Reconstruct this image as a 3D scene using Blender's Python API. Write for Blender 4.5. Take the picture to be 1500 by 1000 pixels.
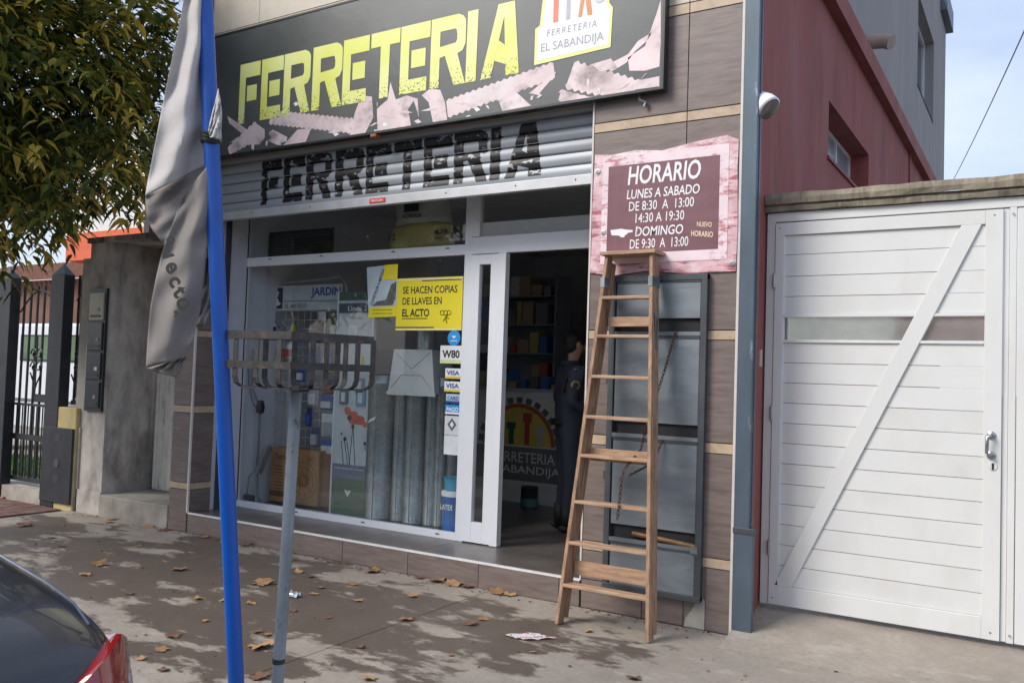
import bpy, bmesh, math, random
from mathutils import Vector, Matrix, Euler
random.seed(7)
R=math.radians
S=bpy.context.scene
for o in list(bpy.data.objects): bpy.data.objects.remove(o)
# ---------------------------------------------------------------- camera
YAW,PIT,ROL,FPX=-0.55323617,0.04041872,0.0333616,1261.838
CAM=Vector((1.7704,-5.8519,1.70))
fw=Vector((math.sin(YAW)*math.cos(PIT),math.cos(YAW)*math.cos(PIT),math.sin(PIT)))
rt=Vector((math.cos(YAW),-math.sin(YAW),0)); up=rt.cross(fw)
rt,up=(rt*math.cos(ROL)+up*math.sin(ROL)),(-rt*math.sin(ROL)+up*math.cos(ROL))
cd=bpy.data.cameras.new('camera'); cam=bpy.data.objects.new('camera',cd); S.collection.objects.link(cam)
cd.sensor_width=36; cd.lens=36*FPX/1500; cd.clip_end=2000; cd.clip_start=.05
mw=Matrix((( rt.x,up.x,-fw.x,CAM.x),(rt.y,up.y,-fw.y,CAM.y),(rt.z,up.z,-fw.z,CAM.z),(0,0,0,1)))
cam.matrix_world=mw; S.camera=cam
# ---------------------------------------------------------------- sky, sun, exposure
SUN_EL,SUN_AZ=R(40),(-.58,-.81)
sunv=Vector((SUN_AZ[0]*math.cos(SUN_EL),SUN_AZ[1]*math.cos(SUN_EL),math.sin(SUN_EL))).normalized()
w=bpy.data.worlds.new('World'); S.world=w; w.use_nodes=True
N=w.node_tree.nodes; L=w.node_tree.links; N.clear()
sky=N.new('ShaderNodeTexSky'); sky.sky_type='NISHITA'; sky.sun_disc=False
sky.sun_elevation=SUN_EL; sky.sun_rotation=math.atan2(SUN_AZ[0],SUN_AZ[1]); sky.air_density=1.3; sky.dust_density=2.5
tc=N.new('ShaderNodeTexCoord'); mp=N.new('ShaderNodeMapping'); mp.inputs['Scale'].default_value=(1,1,2.6)
nz=N.new('ShaderNodeTexNoise'); nz.inputs['Scale'].default_value=1.9; nz.inputs['Detail'].default_value=7; nz.inputs['Roughness'].default_value=.52
cr=N.new('ShaderNodeValToRGB'); cr.color_ramp.elements[0].position=.30; cr.color_ramp.elements[1].position=.72
cr.color_ramp.elements[0].color=(.65,.65,.65,1); cr.color_ramp.elements[1].color=(.9,.9,.9,1)
cr2=N.new('ShaderNodeValToRGB'); cr2.color_ramp.elements[0].position=.35; cr2.color_ramp.elements[1].position=.7
cr2.color_ramp.elements[0].color=(2.3,2.8,4.0,1); cr2.color_ramp.elements[1].color=(4.3,4.7,5.6,1)
mx=N.new('ShaderNodeMix'); mx.data_type='RGBA'
bg=N.new('ShaderNodeBackground'); bg.inputs['Strength'].default_value=.115; wo=N.new('ShaderNodeOutputWorld')
L.new(tc.outputs['Generated'],mp.inputs['Vector']); L.new(mp.outputs[0],nz.inputs['Vector']); L.new(nz.outputs['Fac'],cr.inputs[0]); L.new(nz.outputs['Fac'],cr2.inputs[0])
L.new(cr.outputs[0],mx.inputs[0]); L.new(sky.outputs[0],mx.inputs[6]); L.new(cr2.outputs[0],mx.inputs[7]); L.new(mx.outputs[2],bg.inputs[0]); L.new(bg.outputs[0],wo.inputs[0])
sd=bpy.data.lights.new('sun','SUN'); sd.energy=1.7; sd.angle=R(28); sd.color=(1,.95,.87)
so=bpy.data.objects.new('sun',sd); S.collection.objects.link(so); so.rotation_euler=sunv.to_track_quat('Z','Y').to_euler()
S.view_settings.view_transform='Standard'; S.view_settings.look='None'; S.view_settings.gamma=1; S.view_settings.exposure=.95
S.render.engine='CYCLES'
# ---------------------------------------------------------------- helpers
def ray(x,y): return rt*(x-750)-up*(y-500)+fw*FPX
def at(x,y,ax,v):
    d=ray(x,y); return CAM+d*((v-CAM[ax])/d[ax])
def atd(x,y,dep):
    d=ray(x,y); return CAM+d*(dep/FPX)
def lin(h):
    if isinstance(h,str):
        c=[int(h[i:i+2],16)/255 for i in (0,2,4)]; return tuple((v/12.92 if v<=.04045 else ((v+.055)/1.055)**2.4) for v in c)
    return h
MATS={}
def M(name,col,rough=.6,metal=0,var=.12,scale=5,stretch=(1,1,1),bump=.05,bscale=60,bstretch=None,dirt=None,spec=.5,trans=0,coat=0,emit=None,sub=0):
    if name in MATS: return MATS[name]
    col=lin(col); m=bpy.data.materials.new(name); m.use_nodes=True; nt=m.node_tree; n=nt.nodes; l=nt.links
    p=n['Principled BSDF']; p.inputs['Roughness'].default_value=rough; p.inputs['Metallic'].default_value=metal; p.inputs['Specular IOR Level'].default_value=spec
    p.inputs['Transmission Weight'].default_value=trans; p.inputs['Coat Weight'].default_value=coat
    t=n.new('ShaderNodeTexCoord'); oi=n.new('ShaderNodeObjectInfo'); ml=n.new('ShaderNodeMath'); ml.operation='MULTIPLY'; ml.inputs[1].default_value=37
    ad=n.new('ShaderNodeVectorMath'); ad.operation='ADD'; l.new(oi.outputs['Random'],ml.inputs[0]); l.new(t.outputs['Object'],ad.inputs[0]); l.new(ml.outputs[0],ad.inputs[1])
    mp=n.new('ShaderNodeMapping'); mp.inputs['Scale'].default_value=stretch; l.new(ad.outputs[0],mp.inputs[0])
    nz=n.new('ShaderNodeTexNoise'); nz.inputs['Scale'].default_value=scale; nz.inputs['Detail'].default_value=6; nz.inputs['Roughness'].default_value=.6; l.new(mp.outputs[0],nz.inputs['Vector'])
    r=n.new('ShaderNodeValToRGB'); r.color_ramp.elements[0].position=.3; r.color_ramp.elements[1].position=.7
    r.color_ramp.elements[0].color=tuple(c*(1-var) for c in col)+(1,); r.color_ramp.elements[1].color=tuple(min(1,c*(1+var)) for c in col)+(1,)
    l.new(nz.outputs['Fac'],r.inputs[0]); out=r.outputs[0]
    for dc,amt,ds,dst,lo,hi in (dirt or []):
        dc=lin(dc); mp2=n.new('ShaderNodeMapping'); mp2.inputs['Scale'].default_value=dst; l.new(ad.outputs[0],mp2.inputs[0])
        n2=n.new('ShaderNodeTexNoise'); n2.inputs['Scale'].default_value=ds; n2.inputs['Detail'].default_value=8; n2.inputs['Roughness'].default_value=.65; l.new(mp2.outputs[0],n2.inputs['Vector'])
        mr=n.new('ShaderNodeMapRange'); mr.inputs['From Min'].default_value=lo; mr.inputs['From Max'].default_value=hi; mr.inputs['To Max'].default_value=amt; l.new(n2.outputs['Fac'],mr.inputs['Value'])
        mi=n.new('ShaderNodeMix'); mi.data_type='RGBA'; l.new(mr.outputs[0],mi.inputs[0]); l.new(out,mi.inputs[6]); mi.inputs[7].default_value=tuple(dc)+(1,); out=mi.outputs[2]
    l.new(out,p.inputs['Base Color'])
    if bump:
        mp3=n.new('ShaderNodeMapping'); mp3.inputs['Scale'].default_value=bstretch or stretch; l.new(ad.outputs[0],mp3.inputs[0])
        n3=n.new('ShaderNodeTexNoise'); n3.inputs['Scale'].default_value=bscale; n3.inputs['Detail'].default_value=4; l.new(mp3.outputs[0],n3.inputs['Vector'])
        b=n.new('ShaderNodeBump'); b.inputs['Strength'].default_value=bump; b.inputs['Distance'].default_value=.01; l.new(n3.outputs['Fac'],b.inputs['Height']); l.new(b.outputs[0],p.inputs['Normal'])
    MATS[name]=m; return m
def glass(name,tint=(.8,.85,.85),rough=.02,ior=1.5):
    m=bpy.data.materials.new(name); m.use_nodes=True; n=m.node_tree.nodes; l=m.node_tree.links; n.remove(n['Principled BSDF'])
    tr=n.new('ShaderNodeBsdfTransparent'); tr.inputs[0].default_value=tint+(1,); gl=n.new('ShaderNodeBsdfGlossy'); gl.inputs['Roughness'].default_value=rough
    lw=n.new('ShaderNodeLayerWeight'); lw.inputs[0].default_value=.5; pw=n.new('ShaderNodeMath'); pw.operation='POWER'; pw.inputs[1].default_value=5; l.new(lw.outputs['Facing'],pw.inputs[0]); fr=n.new('ShaderNodeMath'); fr.operation='MULTIPLY_ADD'; l.new(pw.outputs[0],fr.inputs[0]); fr.inputs[1].default_value=.95; fr.inputs[2].default_value=.045; mx=n.new('ShaderNodeMixShader')
    l.new(fr.outputs[0],mx.inputs[0]); l.new(tr.outputs[0],mx.inputs[1]); l.new(gl.outputs[0],mx.inputs[2]); l.new(mx.outputs[0],n['Material Output'].inputs[0])
    MATS[name]=m; return m
ORG={}
def tag(o,label=None,cat=None,group=None,kind=None):
    if label: o['label']=label
    if cat: o['category']=cat
    if group: o['group']=group
    if kind: o['kind']=kind
    return o
def thing(name,loc,label,cat,group=None):
    o=bpy.data.objects.new(name,None); o.empty_display_size=.1; S.collection.objects.link(o); o.location=loc; ORG[o.name]=Vector(loc); return tag(o,label,cat,group)
class MB:
    def __init__(s): s.v=[];s.f=[];s.m=[]
    def add(s,vs,fs,mi=0):
        b=len(s.v); s.v+=[Vector(v) for v in vs]; s.f+=[tuple(b+i for i in f) for f in fs]; s.m+=[mi]*len(fs); return s
    def box(s,x0,x1,y0,y1,z0,z1,mi=0):
        if x0>x1:x0,x1=x1,x0
        if y0>y1:y0,y1=y1,y0
        if z0>z1:z0,z1=z1,z0
        return s.add([(x0,y0,z0),(x1,y0,z0),(x1,y1,z0),(x0,y1,z0),(x0,y0,z1),(x1,y0,z1),(x1,y1,z1),(x0,y1,z1)],[(0,3,2,1),(4,5,6,7),(0,1,5,4),(1,2,6,5),(2,3,7,6),(3,0,4,7)],mi)
    def obox(s,c,ax,ay,az,mi=0):   # centre + half-axis vectors
        c=Vector(c);ax=Vector(ax);ay=Vector(ay);az=Vector(az)
        vs=[c+ax*i+ay*j+az*k for k in(-1,1) for (i,j) in((-1,-1),(1,-1),(1,1),(-1,1))]
        return s.add(vs,[(0,3,2,1),(4,5,6,7),(0,1,5,4),(1,2,6,5),(2,3,7,6),(3,0,4,7)],mi)
    def bar(s,a,b,w,t,side=None,mi=0):   # w along side, t other
        a=Vector(a);b=Vector(b);d=(b-a).normalized()
        sd=Vector(side) if side else d.cross(Vector((0,0,1)) if abs(d.z)<.9 else Vector((0,1,0)))
        sd=(sd-d*sd.dot(d)).normalized(); o=d.cross(sd)
        return s.obox((a+b)/2,(b-a)/2,sd*w/2,o*t/2,mi)
    def prism(s,pts,y0,y1,ax=1,mi=0):   # polygon in the plane normal to ax, extruded
        def P(p,v):
            return (p[0],v,p[1]) if ax==1 else ((v,p[0],p[1]) if ax==0 else (p[0],p[1],v))
        n=len(pts); vs=[P(p,y0) for p in pts]+[P(p,y1) for p in pts]
        fs=[tuple(range(n)),tuple(range(2*n-1,n-1,-1))]+[(i,i+n,(i+1)%n+n,(i+1)%n) for i in range(n)]
        return s.add(vs,fs,mi)
    def tube(s,pts,r,n=8,cap=True,mi=0):
        pts=[Vector(p) for p in pts]; rs=r if isinstance(r,(list,tuple)) else [r]*len(pts)
        vs=[];u=None
        for i,p in enumerate(pts):
            d=(pts[min(i+1,len(pts)-1)]-pts[max(i-1,0)]).normalized()
            if u is None: u=d.orthogonal().normalized()
            u=(u-d*u.dot(d)).normalized(); v=d.cross(u)
            vs+=[p+(u*math.cos(2*math.pi*k/n)+v*math.sin(2*math.pi*k/n))*rs[i] for k in range(n)]
        fs=[(i*n+k,i*n+(k+1)%n,(i+1)*n+(k+1)%n,(i+1)*n+k) for i in range(len(pts)-1) for k in range(n)]
        if cap: fs+=[tuple(range(n-1,-1,-1)),tuple((len(pts)-1)*n+k for k in range(n))]
        return s.add(vs,fs,mi)
    def lathe(s,c,prof,n=20,axis=(0,0,1),mi=0):
        c=Vector(c);d=Vector(axis).normalized();u=d.orthogonal().normalized();v=d.cross(u);vs=[]
        for r,h in prof: vs+=[c+d*h+(u*math.cos(2*math.pi*k/n)+v*math.sin(2*math.pi*k/n))*r for k in range(n)]
        fs=[(i*n+k,i*n+(k+1)%n,(i+1)*n+(k+1)%n,(i+1)*n+k) for i in range(len(prof)-1) for k in range(n)]
        if prof[0][0]>1e-4: fs.append(tuple(range(n-1,-1,-1)))
        if prof[-1][0]>1e-4: fs.append(tuple((len(prof)-1)*n+k for k in range(n)))
        return s.add(vs,fs,mi)
    def grid(s,rows,mi=0):
        n=len(rows[0]); vs=[p for r in rows for p in r]
        return s.add(vs,[(i*n+j,i*n+j+1,(i+1)*n+j+1,(i+1)*n+j) for i in range(len(rows)-1) for j in range(n-1)],mi)
    def build(s,name,mat,parent=None,smooth=False,bevel=0,label=None,cat=None,kind=None,group=None,solid=0):
        o0=ORG.get(parent.name,Vector()) if parent else Vector()
        me=bpy.data.meshes.new(name); me.from_pydata([tuple(v-o0) for v in s.v],[],s.f); me.validate()
        for mm in (mat if isinstance(mat,(list,tuple)) else [mat]): me.materials.append(mm)
        if len(me.polygons)==len(s.m):
            for p,mi in zip(me.polygons,s.m): p.material_index=mi
        o=bpy.data.objects.new(name,me); S.collection.objects.link(o); ORG[o.name]=o0
        bm=bmesh.new(); bm.from_mesh(me); bmesh.ops.recalc_face_normals(bm,faces=bm.faces) if not solid else None
        bm.to_mesh(me); bm.free()
        if smooth: 
            for p in me.polygons: p.use_smooth=True
            try: me.set_sharp_from_angle(angle=R(45))
            except Exception: pass
        if parent: o.parent=parent
        if bevel:
            b=o.modifiers.new('bevel','BEVEL'); b.width=bevel; b.segments=2; b.limit_method='ANGLE'
        if solid:
            b=o.modifiers.new('solid','SOLIDIFY'); b.thickness=solid
        return tag(o,label,cat,group,kind)
def inst(src,parent,off):   # shares mesh data
    o=src.copy(); S.collection.objects.link(o); o.parent=parent; o.location=Vector(off); ORG[o.name]=ORG.get(src.name,Vector()); return o
def copy_tree(root,loc=None,rz=None,label=None):
    c=root.copy(); S.collection.objects.link(c)
    if loc is not None: c.location=loc
    if rz is not None: c.rotation_euler.z=rz
    if label: c['label']=label
    for ch in list(root.children):
        k=ch.copy(); S.collection.objects.link(k); k.parent=c
        for g in list(ch.children):
            h=g.copy(); S.collection.objects.link(h); h.parent=k
    return c
def textmb(body,bold=0,shear=0,space=1.0,res=3,align='CENTER'):
    c=bpy.data.curves.new('t','FONT'); c.body=body; c.offset=bold; c.shear=shear; c.space_character=space; c.resolution_u=res; c.align_x=align; c.size=1
    o=bpy.data.objects.new('t',c); S.collection.objects.link(o); dg=bpy.context.evaluated_depsgraph_get(); dg.update()
    me=bpy.data.meshes.new_from_object(o.evaluated_get(dg)); vs=[v.co.copy() for v in me.vertices]; fs=[tuple(p.vertices) for p in me.polygons]
    bpy.data.objects.remove(o); bpy.data.meshes.remove(me); return vs,fs
def text(mb,body,x0,x1,z0,z1,y,bold=.01,shear=0,rot=0,space=1.0,mi=0,org=None,ux=None,uz=None,skew=0):
    """flat lettering fitted to a rectangle of a vertical plane (or of plane org,ux,uz)"""
    vs,fs=textmb(body,bold,shear,space); a=min(v.x for v in vs);b=max(v.x for v in vs);c=min(v.y for v in vs);d=max(v.y for v in vs)
    out=[]; ang=R(rot)
    for v in vs:
        px=x0+(v.x-a)/(b-a)*(x1-x0); pz=z0+(v.y-c)/(d-c)*(z1-z0)+skew*(px-x0)
        if rot:
            cx,cz=(x0+x1)/2,(z0+z1)/2; dx,dz=px-cx,pz-cz; px=cx+dx*math.cos(ang)-dz*math.sin(ang); pz=cz+dx*math.sin(ang)+dz*math.cos(ang)
        out.append((px,y,pz) if org is None else Vector(org)+Vector(ux)*px+Vector(uz)*pz)
    mb.add(out,fs,mi)
def GL(ch):   # block letters of the shop sign, as polygons in a unit cell
    st=[(0,0),(.30,0),(.30,.76),(0,.76)]; top=[(0,.76),(1,.76),(1,1),(0,1)]; mid=[(.38,.36),(.86,.36),(.86,.62),(.38,.62)]
    if ch=='F': return [st,top,mid]
    if ch=='E': return [[(0,.2),(.30,.2),(.30,.76),(0,.76)],top,mid,[(0,0),(.92,0),(.92,.2),(0,.2)]]
    if ch=='I': return [[(0,0),(.95,0),(1,1),(.05,1)]]
    if ch=='T': return [[(0,.78),(1,.78),(1,1),(0,1)],[(.34,0),(.64,0),(.66,.78),(.34,.78)]]
    if ch=='R': return [[(0,0),(.27,0),(.27,1),(0,1)],[(.27,.8),(.7,.8),(.74,.78),(.99,.9),(.92,.96),(.78,1),(.27,1)],[(.74,.78),(.76,.72),(.76,.64),(1,.56),(1,.84),(.99,.9)],
                        [(.27,.42),(.42,.44),(.78,.44),(.92,.47),(1,.56),(.76,.64),(.72,.6),(.27,.58)],[(.42,.44),(.78,.44),(1.02,0),(.70,0)]]
    if ch=='A': return [[(0,0),(.27,0),(.58,.82),(.56,1),(.42,1)],[(.56,1),(.58,.82),(.66,0),(1,0),(.84,1)],[(.36,.23),(.64,.16),(.62,.42),(.46,.5)]]
    return []
# ---------------------------------------------------------------- materials
tile_m=M('brown_tile',(.168,.130,.117),.38,var=.28,scale=5,stretch=(1,1,9),bump=.08,bscale=40,dirt=[((.24,.2,.18),.6,3,(1,1,5),.45,.75)])
cream_m=M('cream_tile',(.48,.36,.25),.45,var=.12,scale=8,dirt=[((.3,.22,.14),.7,12,(1,1,1),.5,.75)])
beige_m=M('beige_tile',(.56,.50,.42),.5,var=.06,scale=3,dirt=[((.42,.37,.3),.6,2,(3,3,.5),.5,.8)])
grout_m=M('grout',(.22,.19,.16),.9)
conc_m=M('stained_concrete',(.50,.46,.42),.9,var=.2,scale=3,bump=.3,bscale=50,dirt=[((.05,.045,.042),.92,1.1,(1,1,.4),.43,.60),((.16,.13,.11),.7,4,(1,1,.5),.5,.7)])
conc2_m=M('pale_concrete',(.40,.37,.32),.9,var=.15,scale=5,bump=.3,bscale=60,dirt=[((.16,.14,.12),.8,2.4,(1,1,.6),.42,.7)])
white_m=M('white_aluminium',(.76,.78,.82),.35,var=.03,scale=2,bump=0,dirt=[((.55,.53,.5),.5,3,(1,1,.6),.6,.85)])
white2_m=M('white_gate_paint',(.66,.665,.655),.4,var=.03,scale=2,bump=.02,dirt=[((.52,.50,.44),.55,2.5,(1,1,.4),.50,.8),((.40,.36,.30),.5,5,(1,1,.5),.66,.8)])
glass_m=glass('window_glass',(.93,.95,.95))
dark_m=M('black_paint',(.025,.026,.03),.4)
iron_m=M('black_iron',(.022,.025,.032),.45,var=.3)
red_m=M('red_render',(.27,.074,.064),.85,var=.10,scale=2,stretch=(1,1,.3),bump=.25,bscale=70,dirt=[((.33,.15,.145),.7,1.6,(1,1,.25),.42,.75),((.12,.03,.032),.6,3,(1,1,.2),.5,.75)])
grey_m=M('grey_render',(.30,.285,.285),.9,var=.1,scale=2,stretch=(1,1,.3),bump=.2,bscale=60,dirt=[((.44,.40,.36),.6,1.4,(1,1,.15),.5,.75),((.2,.17,.17),.6,2,(1,1,.3),.5,.75)])
chan_m=M('blue_grey_steel',(.085,.115,.15),.45,metal=.3,var=.15,scale=6,stretch=(1,1,.3),dirt=[((.3,.34,.38),.8,14,(1,1,.25),.62,.7)])
cab_m=M('cabinet_steel',(.20,.23,.255),.42,metal=.35,var=.12,scale=4,stretch=(.6,1,3),dirt=[((.27,.3,.33),.8,3,(1,1,3),.48,.72),((.07,.08,.09),.6,5,(1,1,1),.6,.8)],bump=.08,bscale=18)
cabf_m=M('cabinet_frame',(.07,.08,.09),.45,metal=.3,var=.2)
wood_m=M('ladder_wood',(.34,.205,.125),.65,var=.35,scale=5,stretch=(9,9,1),bump=.15,bscale=18,dirt=[((.12,.07,.045),.8,5,(6,6,1),.47,.68),((.52,.34,.22),.6,3,(4,4,1),.52,.75)])
woodx_m=M('step_wood',(.40,.25,.155),.55,var=.28,scale=5,stretch=(1,9,9),bump=.15,bscale=18,dirt=[((.20,.10,.055),.7,5,(1,6,6),.5,.72),((.50,.38,.27),.8,4,(1.3,7,7),.5,.7)])
galv_m=M('galvanised',(.42,.45,.46),.33,metal=.85,var=.2,scale=9,bump=.05,bscale=30,dirt=[((.22,.25,.26),.7,5,(1,1,.3),.5,.7)])
blue_m=M('blue_paint',(.006,.085,.42),.35,var=.1,scale=3,stretch=(1,1,.3),bump=.03,bscale=12,spec=.5,dirt=[((.01,.05,.22),.5,3,(1,1,1),.55,.75),((.16,.26,.48),.8,38,(1,1,.25),.66,.70)])
post_m=M('grey_post_paint',(.17,.20,.235),.6,var=.25,scale=14,stretch=(1,1,.3),bump=.15,bscale=25,dirt=[((.05,.048,.045),.9,22,(1,1,.5),.60,.66),((.30,.33,.36),.7,3,(1,1,.2),.5,.75)])
rust_m=M('basket_steel',(.042,.040,.039),.6,metal=.2,var=.35,scale=12,bump=.2,bscale=60,dirt=[((.20,.11,.08),.6,10,(1,1,1),.55,.75),((.12,.115,.11),.5,14,(1,1,1),.55,.7)])
yell_m=M('yellow_print',(.86,.72,.03),.45,var=.03,bump=0)
black_p=M('black_print',(.02,.02,.022),.5,bump=0)
whitep=M('white_print',(.8,.8,.82),.5,var=.03,bump=0)
bluep=M('blue_print',(.02,.09,.36),.5,bump=0)
cyanp=M('cyan_print',(.02,.30,.70),.45,bump=0)
# ---------------------------------------------------------------- ground
def pavement_mat():
    m=bpy.data.materials.new('sidewalk_concrete'); m.use_nodes=True; nt=m.node_tree; n=nt.nodes; l=nt.links; p=n['Principled BSDF']
    t=n.new('ShaderNodeTexCoord')
    def noise(sc,det=8,ro=.62,st=(1,1,1)):
        mp=n.new('ShaderNodeMapping'); mp.inputs['Scale'].default_value=st; l.new(t.outputs['Object'],mp.inputs[0])
        z=n.new('ShaderNodeTexNoise'); z.inputs['Scale'].default_value=sc; z.inputs['Detail'].default_value=det; z.inputs['Roughness'].default_value=ro; l.new(mp.outputs[0],z.inputs['Vector']); return z.outputs['Fac']
    def math_(op,a,b=None,c=None):
        q=n.new('ShaderNodeMath'); q.operation=op
        for i,v in enumerate((a,b,c)):
            if v is None: continue
            if isinstance(v,(int,float)): q.inputs[i].default_value=v
            else: l.new(v,q.inputs[i])
        return q.outputs[0]
    def ramp(f,a,b,c0,c1):
        r=n.new('ShaderNodeValToRGB'); r.color_ramp.elements[0].position=a; r.color_ramp.elements[1].position=b; r.color_ramp.elements[0].color=c0+(1,); r.color_ramp.elements[1].color=c1+(1,); l.new(f,r.inputs[0]); return r.outputs[0]
    def mix(f,a,b):
        x=n.new('ShaderNodeMix'); x.data_type='RGBA'
        for i,v in ((0,f),(6,a),(7,b)):
            if isinstance(v,tuple): x.inputs[i].default_value=v+(1,)
            elif isinstance(v,(int,float)): x.inputs[i].default_value=v
            else: l.new(v,x.inputs[i])
        return x.outputs[2]
    base=ramp(noise(1.7),.3,.7,(.26,.225,.185),(.40,.35,.295))
    base=mix(ramp(noise(30,4),.35,.75,(0,0,0),(.5,.5,.5)),base,(.2,.175,.15))
    base=mix(ramp(noise(.9,6,.7),.5,.66,(0,0,0),(.55,.55,.55)),base,(.20,.18,.155))
    base=mix(ramp(noise(2.3,6,.7,(1,2.2,1)),.56,.64,(0,0,0),(.6,.6,.6)),base,(.40,.36,.31))
    # wet stain left by washing the shop front: a pool of capsules with a ragged edge
    caps=[((-4.6,-1.0),(-2.4,-1.05),.50),((-2.6,-.8),(-1.2,-.95),.40),((-1.25,-.98),(-.85,-.82),.22),((-3.6,-1.5),(-1.6,-1.55),.38),((-5.2,-.5),(-3.6,-.5),.25),((-1.6,-1.5),(-1.15,-1.25),.2),((-3.4,-2.0),(-2.2,-2.3),.38),((-5.6,-1.1),(-4.2,-1.7),.4),((-7.2,-.7),(-5.8,-1.0),.35),((-6.6,-1.7),(-5.2,-2.1),.3)]
    sx=n.new('ShaderNodeSeparateXYZ'); l.new(t.outputs['Object'],sx.inputs[0]); X,Y=sx.outputs[0],sx.outputs[1]; best=None
    for (a,b,r) in caps:
        dx,dy=b[0]-a[0],b[1]-a[1]; L2=dx*dx+dy*dy
        tt=math_('MULTIPLY',math_('ADD',math_('MULTIPLY',math_('SUBTRACT',X,a[0]),dx),math_('MULTIPLY',math_('SUBTRACT',Y,a[1]),dy)),1/L2)
        c=n.new('ShaderNodeClamp'); l.new(tt,c.inputs[0]); tt=c.outputs[0]
        ex=math_('SUBTRACT',math_('SUBTRACT',X,a[0]),math_('MULTIPLY',tt,dx)); ey=math_('SUBTRACT',math_('SUBTRACT',Y,a[1]),math_('MULTIPLY',tt,dy))
        d=math_('SUBTRACT',math_('SQRT',math_('ADD',math_('MULTIPLY',ex,ex),math_('MULTIPLY',ey,ey))),r)
        best=d if best is None else math_('MINIMUM',best,d)
    nn=math_('ADD',math_('MULTIPLY',math_('SUBTRACT',noise(1.9,10,.66,(.8,1.5,1)),.498),3.4),math_('MULTIPLY',math_('SUBTRACT',noise(7,6,.68,(.6,1.5,1)),.5),.55))
    mr=n.new('ShaderNodeMapRange'); mr.inputs['From Min'].default_value=-.06; mr.inputs['From Max'].default_value=.15; mr.inputs['To Min'].default_value=1; mr.inputs['To Max'].default_value=0
    l.new(math_('ADD',best,nn),mr.inputs[0]); wet=mr.outputs[0]
    # dark damp band further left and towards the kerb
    col=mix(wet,base,mix(noise(4),(.082,.062,.048),(.145,.114,.092)))
    l.new(col,p.inputs['Base Color'])
    rr=n.new('ShaderNodeMapRange'); rr.inputs['To Min'].default_value=.85; rr.inputs['To Max'].default_value=.5; l.new(wet,rr.inputs[0]); l.new(rr.outputs[0],p.inputs['Roughness'])
    b=n.new('ShaderNodeBump'); b.inputs['Strength'].default_value=.35; b.inputs['Distance'].default_value=.01; l.new(math_('ADD',noise(45,5),math_('MULTIPLY',noise(6),.8)),b.inputs['Height']); l.new(b.outputs[0],p.inputs['Normal'])
    return m
side_m=pavement_mat()
asph_m=M('asphalt',(.055,.055,.058),.9,bump=.5,bscale=90)
g=MB(); g.add([(-600,-600,-.18),(600,-600,-.18),(600,600,-.18),(-600,600,-.18)],[(0,1,2,3)]); g.build('ground',M('far_ground',(.14,.13,.11),.95),kind='structure')
g=MB(); g.add([(-60,-13,-.14),(40,-13,-.14),(40,-4.0,-.14),(-60,-4.0,-.14)],[(0,1,2,3)]); g.build('road',asph_m,kind='structure')
# sidewalk as slabs of cast concrete with thin joints
def slab(xs,ys):
    for i in range(len(xs)-1):
        for j in range(len(ys)-1):
            MB().box(xs[i]+.004,xs[i+1]-.004,ys[j]+.004,ys[j+1]-.004,-.12,0).build('slab',side_m,SW)
SW=MB().box(-30,12,-3.84,-.01,-.16,-.012).build('sidewalk',grout_m,kind='structure')
slab([-7.7,-1.95,2.9,6,12],[-3.84,-.02])
kb=MB()
for i in range(40): MB().box(-30+i*1.0+.004,-29+i*1.0-.004,-4.0,-3.85,-.18,0).build('kerb_stone' ,M('kerb',(.27,.25,.22),.9,var=.2,bump=.3),SW)
# driveway ramp up to the white gate
rp=MB(); rp.add([(.0,-.35,.004),(4.5,-.35,.004),(4.5,.6,.145),(.0,.6,.145),(.0,-.35,-.1),(4.5,-.35,-.1),(4.5,.6,-.1),(0,.6,-.1)],[(0,1,2,3),(0,4,5,1),(0,3,7,4),(1,5,6,2)])
rp.build('driveway_ramp',side_m,kind='structure')
# red paving tiles in front of the neighbour
tl_m=M('red_paver',(.13,.06,.05),.8,var=.3,scale=8,dirt=[((.2,.17,.14),.8,5,(1,1,1),.45,.7)])
src=MB().box(0,.19,0,.19,-.02,.006).build('paver',tl_m,SW)
first=True
for i in range(16):
    for j in range(6):
        p=(-11.0+i*.2,-1.25+j*.2,random.uniform(-.003,.003))
        if first: src.location=p; first=False
        else: inst(src,SW,p)
# left house garden
MB().add([(-30,.05,-.03),(-7.9,.05,-.03),(-7.9,2.9,-.03),(-30,2.9,-.03)],[(0,1,2,3)]).build('lawn',M('lawn_soil',(.06,.09,.02),.95,var=.4,bump=.5),kind='structure')
gm=M('grass_blade',(.08,.19,.025),.7,var=.4)
g=MB()
for k in range(5200):
    x=random.uniform(-14,-8.0); y=random.uniform(.15,2.8); h=random.uniform(.05,.11); a=random.uniform(0,3.14); c,s=math.cos(a)*.012,math.sin(a)*.012
    g.add([(x-c,y-s,-.03),(x+c,y+s,-.03),(x+random.uniform(-.04,.04),y+random.uniform(-.04,.04),h)],[(0,1,2)])
g.build('grass',gm,label='short green lawn behind the black iron fence',cat='grass',kind='stuff')
MB().box(-30,-8,2.9,14,-.16,-.02).build('driveway',conc2_m,kind='structure')
# ---------------------------------------------------------------- shop building
B=thing('shop_building',(0,0,0),'two tone tiled hardware shop building with red painted side wall and raised entrance','building')
wall_m=M('inner_paint',(.74,.75,.80),.8,var=.04)
floor_m=M('floor_tile',(.115,.10,.092),.32,var=.2,scale=4,dirt=[((.17,.155,.14),.6,2,(1,1,1),.5,.75)],bump=.02)
ceil_m=M('ceiling_paint',(.7,.7,.7),.9)
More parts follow.
